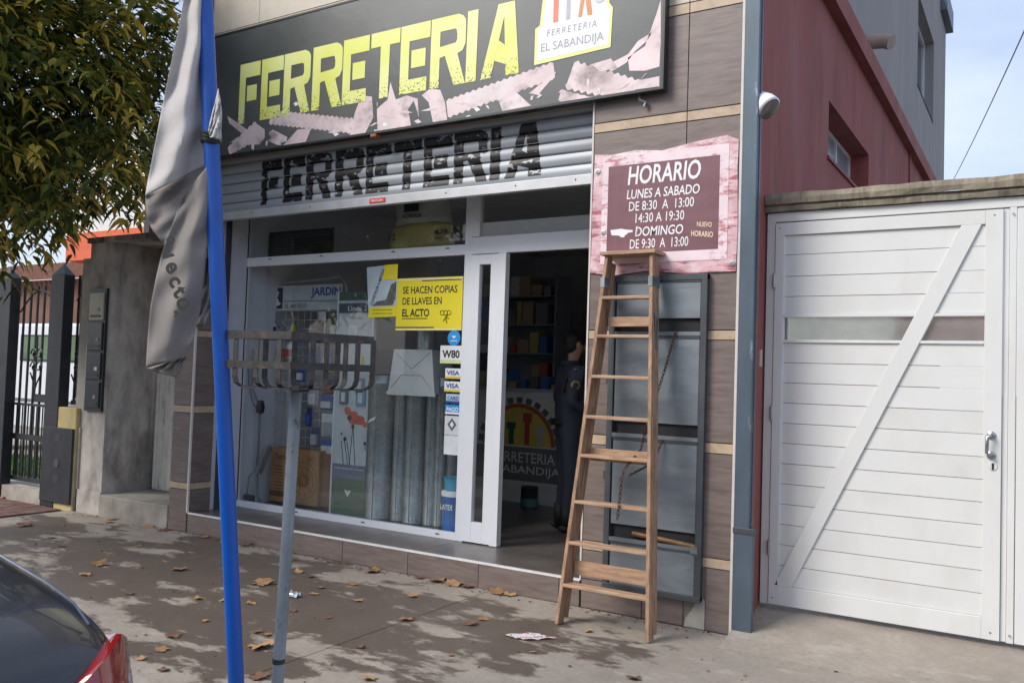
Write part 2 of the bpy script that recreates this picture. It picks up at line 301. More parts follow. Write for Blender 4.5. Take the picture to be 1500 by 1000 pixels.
# structural masses
MB().box(-1.155,-.02,.0,.25,0,5.9).build('pilaster',grout_m,B)
PIL=[o for o in B.children if o.name.startswith('pilaster')][0]
MB().box(-5.965,-5.68,.0,.25,0,5.9).build('column',grout_m,B); COL=[o for o in B.children if o.name.startswith('column')][0]
MB().box(-5.67,-1.155,.03,.24,3.82,5.9).build('fascia_wall',grout_m,B); FAS=[o for o in B.children if o.name.startswith('fascia')][0]
MB().box(-5.965,.04,.25,13,5.2,5.32).build('roof',grey_m,B)
MB().box(-6.2,-6.0,.25,8,3.0,5.9).box(-5.965,-5.69,.25,8,0,5.2).build('wall',wall_m,B)
ROWS=[(0,.425,0),(.43,.495,1),(.50,1.21,0),(1.215,1.285,1),(1.29,1.995,0),(2.0,2.065,1),(2.07,2.78,0),(2.785,2.85,1),(2.855,3.565,0),(3.57,3.64,1),(3.645,4.355,0),(4.36,4.435,1),(4.44,5.16,2),(5.165,5.9,2)]
TM=[tile_m,cream_m,beige_m]
def tiles_front(xs,parent,y=0,rows=ROWS,zlo=0,th=.014):
    for (z0,z1,k) in rows:
        if z0<zlo-.01: continue
        for i in range(len(xs)-1):
            dy=random.uniform(0,.0015)
            MB().box(xs[i]+.003,xs[i+1]-.003,y-th-dy,y+.004,z0+.002,z1-.001).build('tile',TM[k],parent,bevel=.0015)
tiles_front([-1.158,-.42,-.03],PIL,rows=ROWS[1:])
tiles_front([-1.158,-.67,-.36],PIL,rows=[(0,.21,0)]); tiles_front([-1.158,-.42],PIL,rows=[(.215,.425,0)]); tiles_front([-.2,-.03],PIL,rows=[(0,.425,0)])
MB().prism([(-.355,0),(-.205,0),(-.205,.2),(-.25,.22),(-.3,.12),(-.34,.06)],-.008,.01).build('concrete_patch',conc2_m,PIL)
tiles_front([-5.965,-5.68],COL)
tiles_front([-5.67,-4.97,-3.5,-2.6,-1.16],FAS,y=.03,rows=ROWS[-3:])
for (z0,z1,k) in ROWS[:8]:
    if z0>=.2 or k==0: MB().box(-5.678,-5.664,.004,.27,max(z0,.2)+.002,z1-.001).build('tile',TM[k],COL)
trim_m=M('pale_trim',(.62,.58,.55),.4)
MB().box(-5.682,-5.662,-.02,-.0,.2,3.9).build('corner_trim',trim_m,COL)
MB().box(-.03,-.012,-.022,.0,0,5.9).build('corner_trim',trim_m,PIL); MB().box(-1.172,-1.158,-.02,.03,.2,3.82).build('corner_trim',trim_m,PIL)
# raised entrance platform: riser and floor tiles
PL=MB().box(-5.66,-1.17,.012,6.9,-.1,.185).box(-1.17,-.0,.26,6.9,-.1,.185).build('platform',grout_m,B)
xs=[-5.66,-4.98,-4.26,-3.54,-2.80,-2.08,-1.345,-1.17]
for i in range(len(xs)-1): MB().box(xs[i]+.003,xs[i+1]-.003,-.014,.01,0,.188).build('tile',tile_m,PL)
MB().box(-5.66,-1.17,-.018,.012,.189,.203).build('edge_trim',M('white_edge',(.75,.73,.72),.35),PL)
ft=None
for i in range(7):
    for j in range(10):
        w_=.735; x=-5.66+i*w_; y=.014+j*.66
        x1=min(x+w_,-1.17 if j==0 else -.4)
        if x1-x<.05: continue
        MB().box(x+.002,x1-.002,y,y+.656,.184,.2).build('tile',floor_m,PL)
# interior shell
MB().box(-5.69,-.3,6.9,7.0,0,4).build('wall',wall_m,B); MB().box(-.4,-.25,.25,6.9,.0,4).build('wall',wall_m,B)
MB().box(-5.69,-.3,.25,6.95,3.75,3.85).build('ceiling',ceil_m,B)
MB().box(-5.69,-5.66,.27,.30,.2,3.3).build('guide_groove',dark_m,B)
MB().box(-5.685,-5.655,.26,.62,.2,3.8).build('reveal',M('lilac_paint',(.48,.49,.56),.7,var=.05),B)
MB().box(-5.67,-5.63,.30,.36,.2,3.8).build('shutter_guide',M('guide_dark',(.04,.045,.055),.4),B)
# red side wall with window opening, parapet band
wx=.045
SWL=MB().box(wx-.3,wx,.262,2.45,0,5.2).box(wx-.3,wx,4.62,13,0,5.2).box(wx-.3,wx,2.45,4.62,0,3.85).box(wx-.3,wx,2.45,4.62,4.38,5.2).build('side_wall',red_m,B)
MB().box(-.015,wx,.02,.262,0,5.9).build('side_wall',red_m,B)
MB().box(wx-.3,wx+.10,.3,12.9,5.203,5.42).build('parapet_band',red_m,B)
MB().box(wx,wx+.025,8.0,8.06,0,5.2).build('rain_pipe',red_m,B)
W1=MB().box(wx-.235,wx-.2,2.45,4.62,3.85,3.90).box(wx-.235,wx-.2,2.45,4.62,4.34,4.38).box(wx-.235,wx-.2,3.12,3.15,3.9,4.34).box(wx-.235,wx-.2,3.82,3.85,3.9,4.34).box(wx-.235,wx-.2,2.45,2.49,3.9,4.34).box(wx-.235,wx-.2,4.58,4.62,3.9,4.34).build('window',white_m,B)
MB().box(wx-.222,wx-.215,2.49,4.58,3.9,4.34).build('pane',M('frosted_pane',(.25,.30,.33),.2,var=.15),W1)
MB().box(wx-.01,wx+.02,2.4,4.66,3.82,3.848).build('sill',red_m,W1)
# rear grey storey
G=thing('rear_building',(0,5,5.3),'tall grey rendered upper storey standing behind the red wall','building')
gx=.04
MB().box(-5.6,gx,2.0,8.9,5.33,9.3).box(-5.6,gx,11.2,13.3,5.33,9.3).box(-5.6,gx,8.9,11.2,5.33,6.55).box(-5.6,gx,8.9,11.2,8.0,9.3).build('wall',grey_m,G)
MB().box(-5.7,gx+.12,12.2,13.5,9.0,9.4).build('eave_trim',chan_m,G)
W2=MB().box(gx-.2,gx-.15,8.9,11.2,6.55,6.62).box(gx-.2,gx-.15,8.9,11.2,7.93,8.0).box(gx-.2,gx-.15,9.95,10.02,6.62,7.93).box(gx-.2,gx-.15,8.9,8.97,6.62,7.93).box(gx-.2,gx-.15,11.13,11.2,6.62,7.93).build('window',white_m,G)
MB().box(gx-.185,gx-.175,8.97,11.13,6.62,7.93).build('pane',M('dusk_glass',(.08,.11,.14),.08,bump=0),W2)
MB().box(gx-.14,gx-.0,8.9,11.2,6.51,6.549).build('sill',conc2_m,W2)
MB().tube([(gx-.05,4.55,5.68),(gx+.16,4.55,5.66),(gx+.24,4.53,5.62)],.085,14).build('drain_spout',M('clay_pipe',(.42,.33,.28),.7),G,smooth=True)
# ---------------------------------------------------------------- shopfront window
y0,y1=.60,.66
SF=MB()
SF.box(-5.69,-5.655,y0,y1,.2,3.7).box(-2.755,-2.675,y0,y1,.2,3.7).box(-5.655,-2.755,y0+.001,y1,.2,.265).box(-5.655,-2.755,y0+.001,y1,2.80,2.895).box(-2.675,-2.60,y0,y1,2.96,3.7)
SF.box(-2.675,-1.1,y0+.001,y1,2.80,2.955)
FR=SF.build('shopfront_frame',white_m,B,bevel=.002)
MB().box(-5.655,-2.755,.625,.631,.265,2.80).build('pane',glass_m,FR); MB().box(-5.655,-2.755,.625,.631,2.895,3.7).build('pane',glass_m,FR); MB().box(-2.60,-1.1,.625,.631,2.955,3.7).build('pane',glass_m,FR)
for x in (-5.3,-4.55,-3.6,-2.95): MB().box(x-.02,x+.02,y0-.003,y0+.01,2.862,2.872).build('screw',dark_m,FR)
for x in (-4.75,-3.85,-2.95): MB().box(x-.02,x+.02,y0-.004,y0+.01,.232,.242).build('drain_slot',dark_m,FR)
DR=MB().box(-2.672,-2.575,.585,.64,.21,2.79).box(-2.455,-2.375,.585,.64,.21,2.79).box(-2.575,-2.455,.586,.64,.21,.39).box(-2.575,-2.455,.586,.64,2.70,2.79).build('door',white_m,B,bevel=.003)
MB().box(-2.37,-2.29,.575,.645,.205,2.795).build('door_stile',white_m,DR,bevel=.003)
MB().box(-2.575,-2.455,.61,.617,.39,2.70).build('pane',glass_m,DR)
# roller shutter
SH=thing('roller_shutter',(-3.3,.1,3.2),'silver roller shutter above the shop window with black painted lettering','shutter')
def prof(z):   # slat profile depth
    u=((z-3.29)/.1)%1.0
    return .10-.009*math.sin(math.pi*min(1,u/.82)) if u<.82 else .104+.016*math.sin(math.pi*(u-.82)/.18)
def worn(name,col,thr):
    m=bpy.data.materials.new(name); m.use_nodes=True; n=m.node_tree.nodes; l=m.node_tree.links; p=n['Principled BSDF']; p.inputs['Base Color'].default_value=col+(1,); p.inputs['Roughness'].default_value=.5
    t=n.new('ShaderNodeTexCoord'); mp=n.new('ShaderNodeMapping'); mp.inputs['Scale'].default_value=(1,1,1.7); z=n.new('ShaderNodeTexNoise'); z.inputs['Scale'].default_value=9; z.inputs['Detail'].default_value=6; z.inputs['Roughness'].default_value=.7
    r=n.new('ShaderNodeMapRange'); r.inputs['From Min'].default_value=thr; r.inputs['From Max'].default_value=thr+.02
    tr=n.new('ShaderNodeBsdfTransparent'); mx=n.new('ShaderNodeMixShader'); l.new(t.outputs['Object'],mp.inputs[0]); l.new(mp.outputs[0],z.inputs['Vector']); l.new(z.outputs['Fac'],r.inputs[0]); l.new(r.outputs[0],mx.inputs[0]); l.new(p.outputs[0],mx.inputs[1]); l.new(tr.outputs[0],mx.inputs[2]); l.new(mx.outputs[0],n['Material Output'].inputs[0]); return m
silv=M('shutter_steel',(.36,.385,.42),.5,metal=.2,var=.12,scale=3,stretch=(.4,1,4),bump=.03,dirt=[((.3,.32,.35),.5,2,(1,1,1),.5,.75)])
for k in range(8):
    z0=3.29+k*.1; zs=[z0+.1*t/10 for t in range(11)]
    MB().grid([[(-5.64,prof(z-1e-6 if i==10 else z+1e-6),z) for i,z in enumerate(zs)],[(-1.17,prof(z-1e-6 if i==10 else z+1e-6),z) for i,z in enumerate(zs)]]).build('slat',silv,SH,smooth=True)
MB().box(-5.64,-1.165,.065,.125,3.205,3.285).build('bottom_bar',M('bar_alu',(.55,.56,.58),.4,metal=.3),SH,bevel=.003)
for x in (-5.0,-4.2,-3.45,-2.6,-1.9,-1.35): MB().lathe((x,.066,3.25),[(.008,0),(.006,.004)],8,(0,-1,0)).build('rivet',dark_m,SH)
cells=[('F',-5.07,-4.78),('E',-4.76,-4.46),('R',-4.45,-4.10),('R',-4.07,-3.70),('E',-3.69,-3.38),('T',-3.36,-3.03),('E',-3.02,-2.70),('R',-2.69,-2.33),('I',-2.32,-2.21),('A',-2.17,-1.80)]
wm=worn('worn_black_paint',(.012,.012,.014),.57)
for ch,a,b in cells:
    a2=-4.91+(a+5.07)*(3.25/3.27); b2=-4.91+(b+5.07)*(3.25/3.27); bm=bmesh.new()
    for poly in GL(ch):
        vs=[bm.verts.new((a2+(b2-a2)*(u*.94+(.05*math.sin(u*9+v*5))*.3),0,3.325+v*.44)) for u,v in poly]; bm.faces.new(vs)
    z=3.29
    while z<3.85:
        bmesh.ops.bisect_plane(bm,geom=bm.verts[:]+bm.edges[:]+bm.faces[:],plane_co=(0,0,z),plane_no=(0,0,1)); z+=.01
    for v in bm.verts: v.co.y=prof(v.co.z)-.0025
    me=bpy.data.meshes.new('painted_letter'); bm.to_mesh(me); bm.free(); me.materials.append(wm)
    for v in me.vertices: v.co-=Vector((-3.3,.1,3.2))
    o=bpy.data.objects.new('painted_letter',me); S.collection.objects.link(o); o.parent=SH
tg=MB().box(-3.45,-3.27,.058,.0645,3.225,3.265).build('label_sticker',M('red_sticker',(.65,.05,.03),.5),SH)
t=MB(); text(t,'PINTURA',-3.43,-3.29,3.235,3.255,.057); t.build('print',whitep,tg)
# ---------------------------------------------------------------- shop sign board
SG=thing('shop_sign',(-3.1,-.06,4.4),'long dark signboard with yellow green block lettering and a pink picture of screws','sign')
sgm=M('sign_print_dark',(.060,.070,.074),.32,var=.12,scale=1.0,bump=.01,bscale=4,dirt=[((.19,.19,.18),.6,.6,(.6,1,1),.45,.75)],coat=.3)
SX0,SX1,SZ0,SZ1=-5.62,-.59,3.82,5.06; SY=-.10
MB().box(SX0,SX1,SY,-.03,SZ0,SZ1).build('panel',sgm,SG)
MB().box(SX1,SX1+.018,SY-.006,-.03,SZ0-.018,SZ1+.018).box(SX0,SX1,SY-.006,-.03,SZ0-.018,SZ0).box(SX0,SX1,SY-.006,-.03,SZ1,SZ1+.018).build('frame',dark_m,SG)
def sign_letter_mat():
    m=bpy.data.materials.new('yellow_green_print'); m.use_nodes=True; n=m.node_tree.nodes; l=m.node_tree.links; p=n['Principled BSDF']; p.inputs['Roughness'].default_value=.35
    t=n.new('ShaderNodeTexCoord'); s=n.new('ShaderNodeSeparateXYZ'); z=n.new('ShaderNodeTexNoise'); z.inputs['Scale'].default_value=55; z.inputs['Detail'].default_value=3; z.inputs['Roughness'].default_value=.7
    l.new(t.outputs['Object'],z.inputs['Vector']); l.new(t.outputs['Object'],s.inputs[0])
    h=n.new('ShaderNodeMapRange'); h.inputs['From Min'].default_value=-.30; h.inputs['From Max'].default_value=.12; h.inputs['To Min'].default_value=.555; h.inputs['To Max'].default_value=.80; l.new(s.outputs[2],h.inputs[0])
    g=n.new('ShaderNodeMath'); g.operation='GREATER_THAN'; l.new(z.outputs['Fac'],g.inputs[0]); l.new(h.outputs[0],g.inputs[1])
    z2=n.new('ShaderNodeTexNoise'); z2.inputs['Scale'].default_value=2; l.new(t.outputs['Object'],z2.inputs['Vector']); r=n.new('ShaderNodeValToRGB'); r.color_ramp.elements[0].position=.35; r.color_ramp.elements[1].position=.65
    r.color_ramp.elements[0].color=(.72,.76,.14,1); r.color_ramp.elements[1].color=(.80,.83,.34,1); l.new(z2.outputs['Fac'],r.inputs[0])
    mx=n.new('ShaderNodeMix'); mx.data_type='RGBA'; l.new(g.outputs[0],mx.inputs[0]); l.new(r.outputs[0],mx.inputs[6]); mx.inputs[7].default_value=(.08,.09,.04,1); l.new(mx.outputs[2],p.inputs['Base Color']); return m
slm=sign_letter_mat()
for ch,a,b in cells:
    t=MB()
    for poly in GL(ch): t.add([(a+(b-a)*u,SY-.0030,4.11+.60*v) for u,v in poly],[tuple(range(len(poly)))])
    t.build('letter',slm,SG)
pink=M('pink_print',(.70,.56,.57),.35,var=.18,scale=3,bump=0,dirt=[((.24,.18,.18),.85,3.2,(1,1,1.4),.52,.68),((.78,.72,.72),.8,2,(1,1,1),.48,.7)])
def clip(pts): return [(max(SX0+.01,min(SX1-.01,x)),max(SZ0+.004,min(SZ1-.01,z))) for x,z in pts]
def art(pts,dy=.003,name='printed_shape',m=None):
    t=MB(); pts=clip(pts); t.add([(x,SY-dy*.4,z) for x,z in pts],[tuple(range(len(pts)))]); return t.build(name,m or pink,SG)
def screw(x0,z0,x1,z1,w0,w1,n=40,dy=.004):
    dx,dz=x1-x0,z1-z0; Ln=math.hypot(dx,dz); ux,uz=dx/Ln,dz/Ln; nx,nz=-uz,ux; top=[];bot=[]
    n=int(Ln/.030)
    for i in range(n+1):
        t_=i/n; w_=(w0+(w1-w0)*t_)*(1 if i%2 else .80)
        top.append((x0+dx*t_+nx*w_,z0+dz*t_+nz*w_)); bot.append((x0+dx*t_-nx*w_,z0+dz*t_-nz*w_))
    t=MB(); T=clip(top);Bm=clip(bot)
    for i in range(n): t.add([(T[i][0],SY-dy*.4,T[i][1]),(T[i+1][0],SY-dy*.4,T[i+1][1]),(Bm[i+1][0],SY-dy*.4,Bm[i+1][1]),(Bm[i][0],SY-dy*.4,Bm[i][1])],[(0,1,2,3)])
    t.build('printed_screw',pink,SG)
def sp(px,py): p=at(px,py,1,SY); return (p.x,p.z)
def artp(pl,dy=.003,m=None): return art([sp(*p) for p in pl],dy,m=m)
screw(*sp(396,172),*sp(520,185),.075,.075)
screw(*sp(655,160),*sp(812,103),.085,.075)
screw(*sp(335,222),*sp(378,190),.05,.11)
screw(*sp(835,110),*sp(935,135),.12,.09)
screw(*sp(820,140),*sp(880,150),.05,.02,dy=.006)
artp([(333,170),(345,178),(362,190),(356,197),(345,188),(336,181)])
artp([(374,180),(388,190),(388,202),(380,212),(366,212),(360,200)],.0045)
artp([(393,195),(400,190),(421,201),(420,207),(405,212),(392,206),(398,202)],.0045); artp([(415,213),(436,190),(456,188),(448,208)])
artp([(500,210),(512,205),(520,165),(530,140),(545,142),(554,152),(548,170),(535,205),(528,212)],.0035)
artp([(548,195),(552,160),(568,146),(572,120),(580,146),(596,140),(612,145),(614,180),(610,188),(560,197)],.0035)
artp([(618,140),(630,130),(645,132),(652,150),(655,182),(634,186),(628,150)],.0035)
artp([(728,140),(755,134),(778,155),(736,165)]); artp([(775,137),(815,105),(812,112),(792,135),(790,140)],.0045)
artp([(920,80),(935,60),(955,48),(948,60),(930,76),(918,92),(905,100),(895,105),(888,96)],.0035); artp([(920,85),(945,68),(962,20),(968,0),(968,60),(966,98),(945,104),(922,104)],.0035)
artp([(935,118),(966,112),(966,127),(928,132)],.0045); artp([(865,95),(895,86),(905,100),(880,105)],.0045)
for px,py in ((488,196),(498,204),(695,160),(682,172),(430,152),(560,182)): artp([(px,py),(px+4,py-3),(px+9,py+1),(px+3,py+4)],.0055,whitep)
artp([(545,142),(548,190),(553,190),(552,150)],.005,sgm); artp([(598,160),(602,190),(615,188),(612,165),(606,148)],.005,sgm)
sr=random.Random(5)
for k in range(30):
    px=345+k*20.5+sr.uniform(-6,6); py=228-.153*(px-330)-sr.uniform(6,26); a=sr.uniform(0,3.14); w_,h_=sr.uniform(4,13),sr.uniform(1.5,4); c_,s_=math.cos(a),math.sin(a)*.7
    artp([(px-w_*c_,py-w_*s_),(px+h_*s_,py-h_),(px+w_*c_,py+w_*s_),(px-h_*s_,py+h_*.7)],.0065+.0001*k)
# logo card with plain tools
lg=MB(); lg.add([(x,SY-.0040,z) for x,z in [(-1.66,4.15),(-1.0,4.18),(-.99,4.48),(-1.02,4.52),(-1.03,4.75),(-1.12,4.92),(-1.35,5.0),(-1.52,4.88),(-1.60,4.66),(-1.62,4.46),(-1.66,4.44)]],[tuple(range(11))])
LG=lg.build('logo_card',M('logo_yellow',(.80,.85,.30),.4,bump=0),SG)
lg=MB(); lg.add([(x,SY-.0048,z) for x,z in [(-1.635,4.18),(-1.02,4.205),(-1.01,4.47),(-1.045,4.51),(-1.055,4.74),(-1.14,4.89),(-1.35,4.965),(-1.50,4.86),(-1.575,4.65),(-1.595,4.445),(-1.63,4.43)]],[tuple(range(11))])
lg.build('card_face',M('logo_white',(.78,.78,.82),.4,bump=0),LG)
t=MB(); text(t,'FERRETERIA',-1.55,-1.12,4.36,4.41,SY-.0060,bold=-.004,space=1.3,shear=.1); text(t,'EL SABANDIJA',-1.60,-1.06,4.225,4.31,SY-.0060,bold=-.006); t.build('lettering',M('grey_ink',(.30,.32,.36),.5),LG)
tools=[(MB().box(-1.50,-1.455,SY-.0060,SY-.0054,4.46,4.72).box(-1.55,-1.405,SY-.0060,SY-.0054,4.72,4.79),(.75,.22,.12)),(MB().box(-1.385,-1.35,SY-.0060,SY-.0054,4.46,4.68).box(-1.373,-1.362,SY-.0060,SY-.0054,4.68,4.88),(.45,.45,.5)),
 (MB().add([(-1.28,SY-.0060,4.46),(-1.25,SY-.0060,4.46),(-1.19,SY-.0060,4.84),(-1.23,SY-.0060,4.86)],[(0,1,2,3)]).add([(-1.20,SY-.0064,4.46),(-1.16,SY-.0064,4.46),(-1.22,SY-.0064,4.86),(-1.26,SY-.0064,4.83)],[(0,1,2,3)]),(.72,.28,.1)),
 (MB().lathe((-1.10,SY-.0055,4.58),[(.045,0),(.045,.002)],14,(0,-1,0)).box(-1.112,-1.09,SY-.0060,SY-.0054,4.62,4.74),(.55,.56,.6))]
for i,(mb,c) in enumerate(tools): mb.build('printed_tool',M('tool_ink%d'%i,c,.5,bump=0),LG)
# junction and loose lamp fitting under the sign
MB().box(-3.32,-3.26,-.115,-.02,3.775,3.80).build('bracket',M('rusty',(.3,.12,.05),.7),SG); MB().tube([(-.78,-.05,3.80),(-.77,-.06,3.76),(-.73,-.05,3.74),(-.74,-.05,3.71)],.012,8).build('bracket',galv_m,SG)
# ---------------------------------------------------------------- opening hours sign
HS=thing('opening_hours_sign',(-.6,-.02,2.9),'maroon printed HORARIO opening hours poster with pale pink painted frame','sign')
hb=M('poster_maroon',(.185,.078,.095),.4,var=.12,scale=3,stretch=(1,1,5),bump=.02,dirt=[((.22,.11,.13),.6,2,(6,1,.4),.5,.8)])
hp=M('poster_pink',(.66,.42,.45),.4,var=.2,scale=3,stretch=(3,1,3),bump=0,dirt=[((.33,.08,.11),.9,7,(.8,1,3.5),.50,.60),((.85,.76,.78),.9,4,(1,1,1),.5,.65)])
hp2=M('poster_pale',(.78,.64,.67),.4,var=.1,bump=0,dirt=[((.45,.12,.15),.85,8,(1,1,2.5),.54,.64)])
pts=[(-1.155,2.50),(-.95,2.475),(-.7,2.50),(-.4,2.47),(-.035,2.475),(-.03,2.8),(-.04,3.2),(-.035,3.39),(-.12,3.43),(-.35,3.41),(-.6,3.375),(-.8,3.40),(-1.0,3.385),(-1.14,3.40),(-1.15,3.0),(-1.148,2.7)]
MB().prism(pts,-.028,-.018).build('panel',hp,HS)
MB().box(-1.07,-.10,-.031,-.0285,2.56,3.37).build('inner_frame',hp2,HS)
MB().box(-1.02,-.165,-.033,-.0315,2.635,3.295).build('print_board',hb,HS)
t=MB(); Y=-.035
for b_,x0,x1,z0,z1,bo in (('HORARIO',-.86,-.30,3.14,3.28,.012),('LUNES A SABADO',-.865,-.305,3.035,3.105,.006),('DE 8:30  A  13:00',-.845,-.345,2.945,3.015,.0),('14:30 A 19:30',-.79,-.415,2.855,2.925,.0),('DOMINGO',-.79,-.42,2.755,2.825,.006),('DE 9:30  A  13:00',-.83,-.38,2.665,2.735,.0)):
    text(t,b_,x0,x1,z0,z1,Y,bold=bo+.006,shear=.12 if not b_[0] in 'D1' or b_=='DOMINGO' else .03)
t.build('lettering',whitep,HS)
t=MB(); text(t,'NUEVO',-.32,-.21,2.80,2.835,Y,bold=.02,skew=-.1); text(t,'HORARIO',-.36,-.20,2.735,2.775,Y,bold=.02,skew=-.12); t.build('lettering',M('cream_ink',(.8,.62,.45),.5),HS)
t=MB(); t.add([(x,Y,z) for x,z in [(-.98,2.775),(-.92,2.77),(-.90,2.755),(-.875,2.755),(-.87,2.77),(-.855,2.775),(-.85,2.785),(-.81,2.79),(-.81,2.805),(-.86,2.81),(-.90,2.82),(-.99,2.815)]],[tuple(range(12))])
for a in (-.5,0,.5): t.add([(-.795,Y,2.797+a*.05),(-.77,Y,2.794+a*.07),(-.77,Y,2.80+a*.07)],[(0,1,2)])
t.build('printed_hand',whitep,HS)
for x,z in ((-1.11,3.27),(-.06,2.53),(-1.05,2.80)): MB().lathe((x,-.028,z),[(.022,0),(.020,.006),(.009,.007),(.008,.002)],14,(0,-1,0)).build('eyelet',galv_m,HS)
# ---------------------------------------------------------------- steel meter cabinet on the pilaster
CB=thing('meter_cabinet',(-.6,-.03,.19),'tall narrow grey steel cabinet door behind the ladder with open slots','cabinet')
cx0,cx1=-.965,-.222; yb=-.018
MB().box(cx0,cx0+.045,-.065,yb,.2,2.46).box(cx1-.045,cx1,-.065,yb,.2,2.46).box(cx0,cx1,-.0655,yb,2.42,2.462).box(cx0,cx1,-.066,yb,.188,.225).build('frame',cabf_m,CB,bevel=.002)
for (a,b) in ((2.15,2.42),(1.40,2.02),(.655,1.28),(.225,.53)):
    MB().box(cx0+.05,cx1-.05,-.052,-.030,a,b).build('panel',cab_m,CB,bevel=.003)
    MB().box(cx0+.05,cx1-.05,-.060,-.045,b-.012,b+.008).build('panel_lip',cabf_m,CB)
for z in (2.04,1.30,.545): MB().box(cx0+.045,cx1-.045,-.062,-.04,z-.012,z+.015).build('rail',cab_m,CB)
MB().box(cx0+.04,cx1-.04,-.026,yb,.2,2.44).build('backing',M('cabinet_void',(.018,.018,.022),.8),CB)
MB().tube([(-.74,-.045,.60),(-.50,-.05,.585),(-.27,-.045,.565)],.019,10).build('brass_pipe',M('brass',(.22,.12,.05),.5,metal=.3,dirt=[((.08,.05,.03),.7,9,(1,1,1),.5,.7)]),CB,smooth=True)
MB().box(-.30,-.25,-.066,-.03,.52,.57).build('latch',galv_m,CB)
for z in (2.3,1.7,1.0): MB().lathe((cx0-.006,-.055,z),[(.010,-.03),(.010,.03)],8).build('hinge',cabf_m,CB)
# rusty chain
ch_m=M('rusty_chain',(.10,.05,.035),.7,metal=.4,var=.3)
CH=thing('chain',(-.4,-.1,1.9),'rusty chain hanging from the grey cabinet and looped over a ladder step','chain')
path=[Vector((-.44,-.075,2.06)),Vector((-.50,-.10,1.80)),Vector((-.58,-.18,1.45)),Vector((-.62,-.22,1.22)),Vector((-.655,-.40,1.10)),Vector((-.66,-.44,1.04)),Vector((-.67,-.44,.9)),Vector((-.68,-.45,.76))]
def torus_link(mb,c,d,s,Lk=.017,Wk=.0085,r=.0032):
    d=d.normalized(); s=(s-d*s.dot(d)).normalized(); pts=[]
    for k in range(11): a=2*math.pi*k/10; pts.append(c+d*math.cos(a)*Lk+s*math.sin(a)*Wk)
    mb.tube(pts,r,5,cap=False)
def chainrun(path,k0=0):
    k=k0; segs=[]
    for a,b in zip(path,path[1:]):
        Ln=(b-a).length; nn=max(1,int(Ln/.025))
        for i in range(nn):
            c=a+(b-a)*(i+.5)/nn; mb=MB(); torus_link(mb,c,b-a,Vector((1,0,0)) if k%2 else Vector((.2,1,0)),Lk=Ln/nn*.68); mb.build('link',ch_m,CH,smooth=True); k+=1
chainrun(path); chainrun([Vector((-.52,-.07,1.28)),Vector((-.57,-.13,1.12)),Vector((-.64,-.36,1.05))])
# ---------------------------------------------------------------- wooden stepladder
LD=thing('stepladder',(-.75,-.5,0),'old wooden stepladder leaning closed against the pilaster beside the shop door','ladder')
zt=2.60; lean=.34/zt
def lp(x,z,off=0): return Vector((x,-.50+lean*z+off,z))
LX=lambda z:-1.075+(.14)*z/zt; RX=lambda z:-.405-(.185)*z/zt
for X in (LX,RX):
    MB().bar(lp(X(0),0,.0),lp(X(zt),zt),.085,.026,(0,1,-lean)).build('stile',wood_m,LD,bevel=.003)
    MB().bar(lp(X(0)+(.005 if X is LX else -.003),.03,.073),lp(X(zt)+(.005 if X is LX else -.003),zt-.05,.072),.055,.024,(0,1,-lean)).build('rear_leg',wood_m,LD,bevel=.003)
tops=[(870,436),(863,492),(858,551),(850,610),(845,667),(838,735),(829,795),(820,857)]
for (px,py) in tops:
    d=ray(px+6,py); n_=Vector((0,1,-lean)); P0=lp(-.7,0,-.045); k=(P0-CAM).dot(n_)/d.dot(n_); z=(CAM+d*k).z
    x0,x1=LX(z)+.008,RX(z)-.008
    st_=MB().obox(((x0+x1)/2,-.50+lean*z+.0,z),((x1-x0)/2,0,0),(0,.043,0),(0,0,.0115)).build('step',woodx_m,LD,bevel=.004)
for (z,h) in ((2.12,.035),(1.165,.045),(.375,.05)):
    x0,x1=LX(z)+.03,RX(z)-.005
    MB().obox(((x0+x1)/2,-.50+lean*z+.072,z),((x1-x0)/2,0,0),(0,.009,0),(0,0,h)).build('rear_brace',woodx_m,LD,bevel=.003)
MB().obox((-.765,-.50+lean*zt+.03,zt+.012),(.215,0,0),(0,.10,0),(0,0,.013)).build('top_cap',woodx_m,LD,bevel=.003)
for X,s in ((LX,-1),(RX,1)):
    z=2.40; MB().obox(lp(X(z)+.012*s*0,z,.02),(.016,0,0),(0,.072,0),(0,-lean*.0,.035)).build('hinge_plate',galv_m,LD)
MB().obox(lp(RX(1.98)+.016,2.05,.02),(.002,0,0),(0,.02,0),(0,0,.13)).build('spreader_bracket',galv_m,LD)
# ---------------------------------------------------------------- steel channel, lamp
CN=thing('steel_channel',(.06,-.03,0),'tall blue grey steel channel running up the corner of the tiled pilaster','post')
MB().box(-.005,.098,-.045,-.004,.72,6).box(.082,.106,-.004,.02,.72,6).build('upper_channel',chan_m,CN,bevel=.004)
MB().box(-.003,.13,-.05,-.004,.02,.70).build('lower_channel',chan_m,CN,bevel=.006); MB().box(-.008,.14,-.056,-.003,.695,.735).build('joint_band',cabf_m,CN,bevel=.003)
SL=thing('wall_spotlight',(.16,.05,3.62),'white round wall spotlight sticking out beside the steel channel','lamp')
ax=Vector((.80,-.25,-.75)).normalized()
MB().lathe(Vector((.085,.06,3.66)),[(.03,-.04),(.07,-.02),(.088,.04),(.09,.09),(.08,.10)],24,ax).build('housing',M('lamp_white',(.72,.74,.76),.35),SL,smooth=True)
MB().lathe(Vector((.085,.06,3.66)),[(.080,.101),(.076,.104),(.0,.112)],24,ax).build('lens',M('lamp_lens',(.13,.12,.11),.15),SL,smooth=True)
MB().box(.045,.12,.02,.06,3.55,3.64).build('bracket',galv_m,SL)
